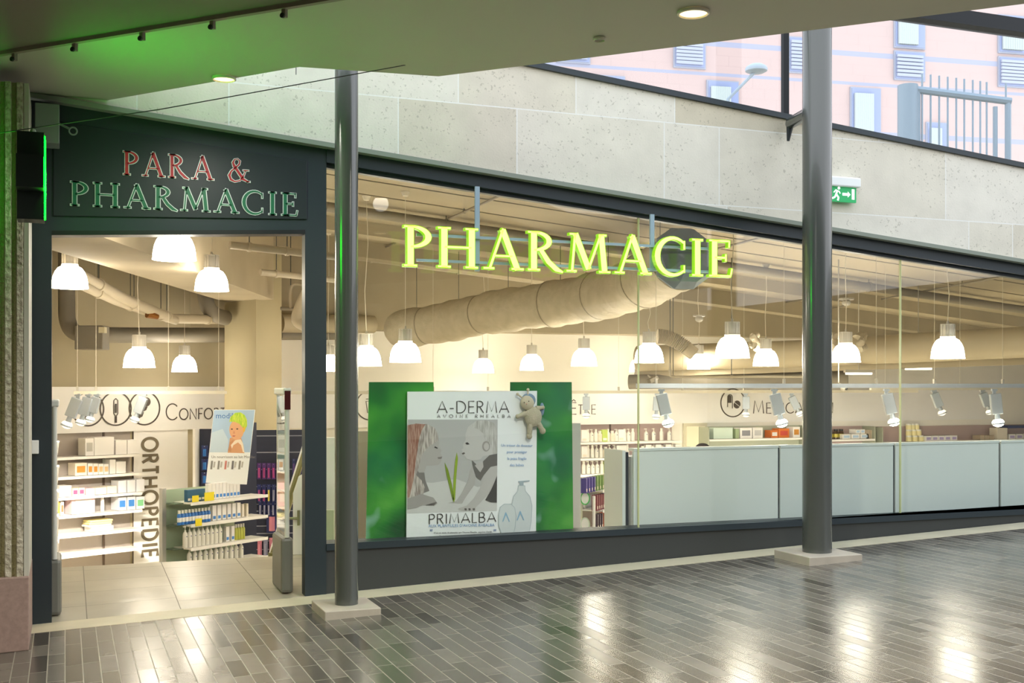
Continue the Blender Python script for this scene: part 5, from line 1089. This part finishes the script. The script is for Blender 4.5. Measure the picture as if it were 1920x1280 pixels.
# ------------------------------------------------------------------ shelves with toiletries left of the counter
HF = Frame(1095, 12.0, R(44)); HD = .22
hz = [HF.z(1095, v, -HD) for v in (927, 966, 1004)]
ka, kb = HF.k(1092, 0), HF.k(1190, 0); e = thing('gondola_shelf', 'white gondola shelf with coloured tubes left of the frosted counter', 'shelf unit', HF.M(ka, 0, LOW)); W = kb - ka
MB().box(0, W, 0, .02, 0, hz[0] - LOW + .12).build('back_panel', mat('greenish_white', '#c9ccb8', .5), e)
for z in hz: MB().box(0, W, -HD, -.001, z - LOW - .015, z - LOW).box(0, W, -HD - .01, -HD, z - LOW - .025, z - LOW + .004).build('shelf', SHW, e)
k = HF.k(1113, -HD - .02) - ka; MB().box(k - .01, k + .01, -HD - .035, -HD - .012, 0, hz[0] - LOW - .03).build('post', SHW, e)
cm = lambda n, c: mat(n, c, .45)
def tubes(n, u0, u1, z, h, cols, lab, grp):
    for i in range(n):
        u = u0 + (u1 - u0) * (i + .5) / n; c_ = cols[min(int(i / n * len(cols)), len(cols) - 1)]; place('tube_carton', KT(c_[0], h), HF.M(HF.k(u, -HD + .03), -HD + .05, z + .001), lab % c_[1], 'carton', grp + ', ' + c_[1])
_kt = {}
def KT(col, h):
    if (col, h) not in _kt: _kt[(col, h)] = k_box(.028, .06, h, cm('carton_' + col.strip('#'), col), cm('carton_mark', '#e8dcc8'))
    return _kt[(col, h)]
tubes(13, 1096, 1163, hz[0], .15, [('#4a3f8f', 'violet'), ('#6f8f4a', 'green'), ('#b9a8a0', 'pale'), ('#b8404a', 'red')], '%s tube carton on the upper shelf of the gondola beside the counter', 'tube cartons on the upper shelf')
tubes(13, 1117, 1168, hz[1], .16, [('#7a2f35', 'dark red'), ('#4f5aa8', 'blue'), ('#6a74b8', 'light blue'), ('#cfa72a', 'yellow')], '%s tube carton on the middle shelf of the gondola beside the counter', 'tube cartons on the middle shelf')
tubes(12, 1118, 1167, hz[2], .16, [('#3f2838', 'dark plum'), ('#c05a2a', 'orange'), ('#7f2a35', 'wine red'), ('#8f2a30', 'crimson')], '%s tube carton on the lowest shelf of the gondola beside the counter', 'tube cartons on the lowest shelf')
for v, lab in ((934, 'round white sign with a green rim hanging on the gondola post'), (982, 'lower round white sign with a pale rim on the gondola')):
    F = Frame(1097, 11.6, -TH); e = thing('round_tag', lab, 'tag', F.M(F.k(1097), 0, F.z(1097, v))); MB().prism(arc(0, 0, .04, .055, 0, 360, 20)[:-1], -.003, 0).build('disc', BXW, e); S = MB()
    for q in rib(arc(0, 0, .044, .06, 0, 360, 24), .012): S.prism(q, -.005, 0)
    S.build('rim', mat('green_rim', '#4fb85a', .5) if v == 934 else mat('pale_rim', '#c9d8c4', .5), e); MB().box(-.004, .004, .0, .2, -.1, -.03).build('holder', METAL, e)
# wall shelving above the counter, along the back wall
BZ = lambda u, v: BW.z(u, v, -.4)
bz = [BZ(1140, 829), BZ(1140, 859), BZ(1140, 889), BZ(1140, 919)]
shelf_unit('tall wall shelf unit packed with white bottles left of the counter', BW, 1066, 1279, -.02, .36, bz, LOW, zb1, posts=(1143, 1197), back=mat('shelf_back_mauve', '#b5a09b', .7))
bk = {'pump': k_pump(.2, .035), 'tall': k_bottle(.2, .032, BWH, BWH), 'fat': k_bottle(.17, .042, BXC, BWH), 'green': k_box(.09, .08, .19, mat('lime_carton', '#bcd06a', .5), BXW), 'wbox': k_box(.1, .09, .19, BXW, BXC)}
def brow(u0, u1, n, zi, kinds, lab, grp, F=BW, z=None, off=-.2):
    for i in range(n):
        k_ = kinds[i % len(kinds)]; u = u0 + (u1 - u0) * (i + .5) / n; nm = {'pump': 'pump_bottle', 'tall': 'bottle', 'fat': 'bottle', 'green': 'carton', 'wbox': 'carton'}[k_]; w_ = {'pump': 'white pump bottle', 'tall': 'slim white bottle', 'fat': 'wide cream bottle', 'green': 'lime green carton', 'wbox': 'white square carton'}[k_]
        place(nm, bk[k_], F.M(F.k(u, off), off, (bz[zi] if z is None else z) + .0045), lab % w_, nm.replace('_', ' '), grp + ', ' + w_ + 's')
brow(1090, 1190, 13, 0, ['wbox', 'tall', 'pump', 'tall', 'fat', 'green', 'tall', 'fat', 'pump'], '%s on the highest shelf left of the first glass joint', 'goods on the highest shelf')
brow(1090, 1180, 11, 1, ['wbox', 'tall', 'tall', 'pump', 'tall', 'fat', 'pump', 'pump', 'wbox'], '%s on the second shelf left of the first glass joint', 'goods on the second shelf')
brow(1090, 1175, 10, 2, ['tall', 'pump', 'pump', 'pump', 'tall', 'green', 'wbox'], '%s on the third shelf left of the first glass joint', 'goods on the third shelf')
brow(1204, 1262, 4, 0, ['pump', 'pump', 'tall', 'pump'], '%s on the top shelf right of the first glass joint', 'goods right of the glass joint')
brow(1200, 1274, 8, 1, ['fat', 'wbox', 'fat', 'wbox'], '%s just above the counter edge near the first glaring spot', 'goods above the counter edge')
e = thing('back_door', 'cream door leaf on the back wall above the counter', 'door', BW.M(BW.k(1282, -.05), -.05, LOW)); wd_ = BW.k(1326, -.05) - BW.k(1282, -.05)
MB().box(0, wd_, 0, .04, 0, BZ(1300, 792) - LOW).build('frame', mat('door_frame_cream', '#d5ceb6', .5), e); MB().box(.05, wd_ - .05, -.015, -.001, 0, BZ(1300, 797) - LOW - .03).build('leaf', mat('door_leaf_cream', '#f3ecd0', .5), e)
cz = BZ(1420, 824)
def cab(lab, u0, u1, v, back): return shelf_unit(lab, BW, u0, u1, -.02, .36, [BZ(u0, v), BZ(u0, v) - .32], LOW, BZ(u0, 801), back=back, sides=mat('shelf_side', '#a3a794', .5))
cab('green-grey wall shelf with cartons above the counter left of the thick column', 1330, 1520, 824, mat('shelf_back_green', '#b9bda8', .6)); cab('mauve backed wall shelf right of the thick column', 1532, 1640, 825, mat('shelf_back_mauve', '#b5a09b', .7)); cab('long wall shelf with a white header at the far right', 1656, 1960, 830, mat('shelf_back_mauve', '#b5a09b', .7))
def shz(u0, v):
    s, r_ = (1330, 824) if u0 < 1520 else ((1532, 825) if u0 < 1650 else (1656, 830))
    return BZ(s, r_) + max(0, round((r_ - v) / 8.0)) * (px(BW, u0, -.3, 9) + .006 if r_ == 825 else px(BW, u0, -.3, r_ - v) / max(1, round((r_ - v) / 8.0)))
def B_(u0, u1, v, hpx, m_, lab, ex=None, nm='carton', cat='carton', grp=None): return goods(nm, lab, cat, BW, u0, u1, shz(u0, v), px(BW, u0, -.3, hpx), -.1, .2, m_, grp, None, ex)
PGR = mat('pale_green_carton', '#d5e6d8', .5); ORC = mat('orange_carton', '#d9762a', .5)
B_(1338, 1374, 824, 21, PGR, 'pale green wide carton above the counter left of the round pill reflection'); B_(1379, 1386, 824, 18, mat('green_wedge', '#9fb08a', .5), 'narrow grey-green carton beside the pale green wide one'); B_(1388, 1410, 824, 20, BXW, 'white carton with a grey picture above the counter', mat('grey_picture', '#8f8f95', .5)); B_(1412, 1430, 824, 20, BXW, 'white carton with small print right of the grey picture carton', mat('pale_print', '#c5c5c5', .5))
B_(1446, 1459, 824, 14, ORC, 'small orange carton left of the glaring spot', BXW); B_(1460, 1480, 824, 17, ORC, 'larger orange carton under the glaring spot', mat('red_print', '#c94a3a', .5)); B_(1487, 1500, 824, 20, BXW, 'white carton with orange print touching the thick column', ORL)
LB = mat('light_blue_carton', '#b5cfe6', .5); TN = mat('tan_carton', '#b5a58f', .5)
for i in range(3): B_(1580 + i * 17, 1595 + i * 17, 826, 9, BXW, 'low white and light blue carton, %s in the row right of the thick column' % ('first', 'second', 'third')[i], LB)
for i in range(2): B_(1605 + i * 9, 1613 + i * 9, 816.5, 8, BXW, 'small carton stacked on the low row, %s one' % ('left', 'right')[i], LB)
for i in range(2): B_(1624 + i * 8, 1631 + i * 8, 826, 16, TN, 'small tan carton at the shelf end, %s one' % ('left', 'right')[i])
JR = kind([('jar_body', MB().lathe([(1e-4, 0), (.045, 0), (.045, .12), (.03, .14), (1e-4, .14)], n=14), mat('brown_jar', '#4a3420', .3)), ('lid', MB().lathe([(.035, .14), (.035, .17), (1e-4, .17)], n=12), BLACK), ('label_band', MB().lathe([(.046, .03), (.047, .031), (.047, .09), (.046, .091)], n=14), YEL)])
row('jar', JR, BW, 1557, 1577, 3, shz(1556, 825), -.2, 'brown jar with a yellow label right beside the thick column', 'jar', 'brown jars beside the thick column')
YJ = kind([('jar_body', MB().lathe([(1e-4, 0), (.055, 0), (.055, .08), (1e-4, .08)], n=14), mat('pale_yellow_jar', '#eee2a8', .4)), ('lid', MB().lathe([(.052, .08), (.052, .105), (1e-4, .105)], n=12), BWH)])
for r_ in range(3): row('jar', YJ, BW, 1704, 1726 - r_ * 4, 3, shz(1690, 830) + r_ * .107, -.2, 'pale yellow jar with white lid in the %s row of the jar pile' % ('bottom', 'middle', 'top')[r_], 'jar', 'pale yellow jars, row %s' % ('bottom', 'middle', 'top')[r_])
for i in range(5): B_(1736 + i * 12, 1747 + i * 12, 830, 10, BXW, 'low white carton with tiny print, %s in the row beside the yellow jars' % ('first', 'second', 'third', 'fourth', 'fifth')[i], mat('lilac_print', '#b5a8d0', .5))
for i in range(3): B_(1838 + i * 9, 1846 + i * 9, 830, 9, TN, 'small tan carton, %s of three left of the far right spot' % ('left', 'middle', 'right')[i])
for i in range(3): B_(1892 + i * 14, 1904 + i * 14, 830, 10, BXW, 'white and lilac carton, %s of three at the far right shelf' % ('left', 'middle', 'right')[i], mat('lilac_print', '#b5a8d0', .5))
B_(1890, 1960, 809, 5, mat('navy_strip', '#2a3a6a', .5), 'flat navy box high at the far right shelf')
B_(1870, 1889, 830, 22, BXC, 'tall cream carton below the rightmost glaring spot')
# ------------------------------------------------------------------ person behind the counter (only the dark hair shows above it)
ph = atT(1319, 831, 12.6); pe = thing('person', 'person with short dark hair in a white coat mostly hidden behind the frosted counter', 'person', Vector((ph.x, ph.y, LOW)))
Hh = ph.z - LOW; s = Hh / 1.72
J = [(0, 0, .95), (0, 0, 1.15), (0, 0, 1.38), (0, 0, 1.48), (0, 0, 1.56), (0, -.01, 1.63), (-.17, 0, 1.40), (-.24, .01, 1.14), (-.20, -.18, .98), (.17, 0, 1.40), (.24, .01, 1.14), (.20, -.18, .98), (-.10, 0, .90), (-.10, -.01, .50), (-.10, .02, .08), (-.10, -.14, .04), (.10, 0, .90), (.10, -.01, .50), (.10, .02, .08), (.10, -.14, .04)]
E_ = [(0, 1), (1, 2), (2, 3), (3, 4), (4, 5), (2, 6), (6, 7), (7, 8), (2, 9), (9, 10), (10, 11), (0, 12), (12, 13), (13, 14), (14, 15), (0, 16), (16, 17), (17, 18), (18, 19)]
RD = [.15, .14, .15, .06, .085, .085, .07, .05, .035, .07, .05, .035, .10, .065, .045, .04, .10, .065, .045, .04]
me = bpy.data.meshes.new('body'); me.from_pydata([(a * s, b * s, c * s) for a, b, c in J], E_, []); me.materials.append(mat('skin_tone', '#c99a7c', .6))
bo2 = bpy.data.objects.new('body', me); C.objects.link(bo2); bo2.parent = pe
sk = bo2.modifiers.new('skin', 'SKIN'); sv = me.skin_vertices[0].data
for i, r_ in enumerate(RD): sv[i].radius = (r_ * s, r_ * s * .8)
sv[0].use_root = True
sb = bo2.modifiers.new('sub', 'SUBSURF'); sb.levels = 2; sb.render_levels = 2
MB().lathe([(.20, .55), (.19, .9), (.185, 1.15), (.20, 1.38), (.12, 1.44), (.075, 1.46)], n=20, sy=.75).build('white_coat', BXW, pe, True)
MB().ball((0, .015 * s, 1.655 * s), .082 * s, .098 * s, .068 * s, 18, 12).build('hair', mat('dark_hair', '#120c0a', .9, spec=.1), pe, True)
for x in (-.03, .03): MB().ball((x * s, -.082 * s, 1.60 * s), .009 * s).build('eye', BLACK, pe, True)
MB().ball((0, -.095 * s, 1.575 * s), .012 * s, .016 * s, .02 * s).build('nose', mat('skin_tone', '#c99a7c', .6), pe, True)
MB().ball((0, -.085 * s, 1.54 * s), .02 * s, .008 * s, .006 * s).build('mouth', mat('lip_tone', '#9c5a50', .6), pe, True)
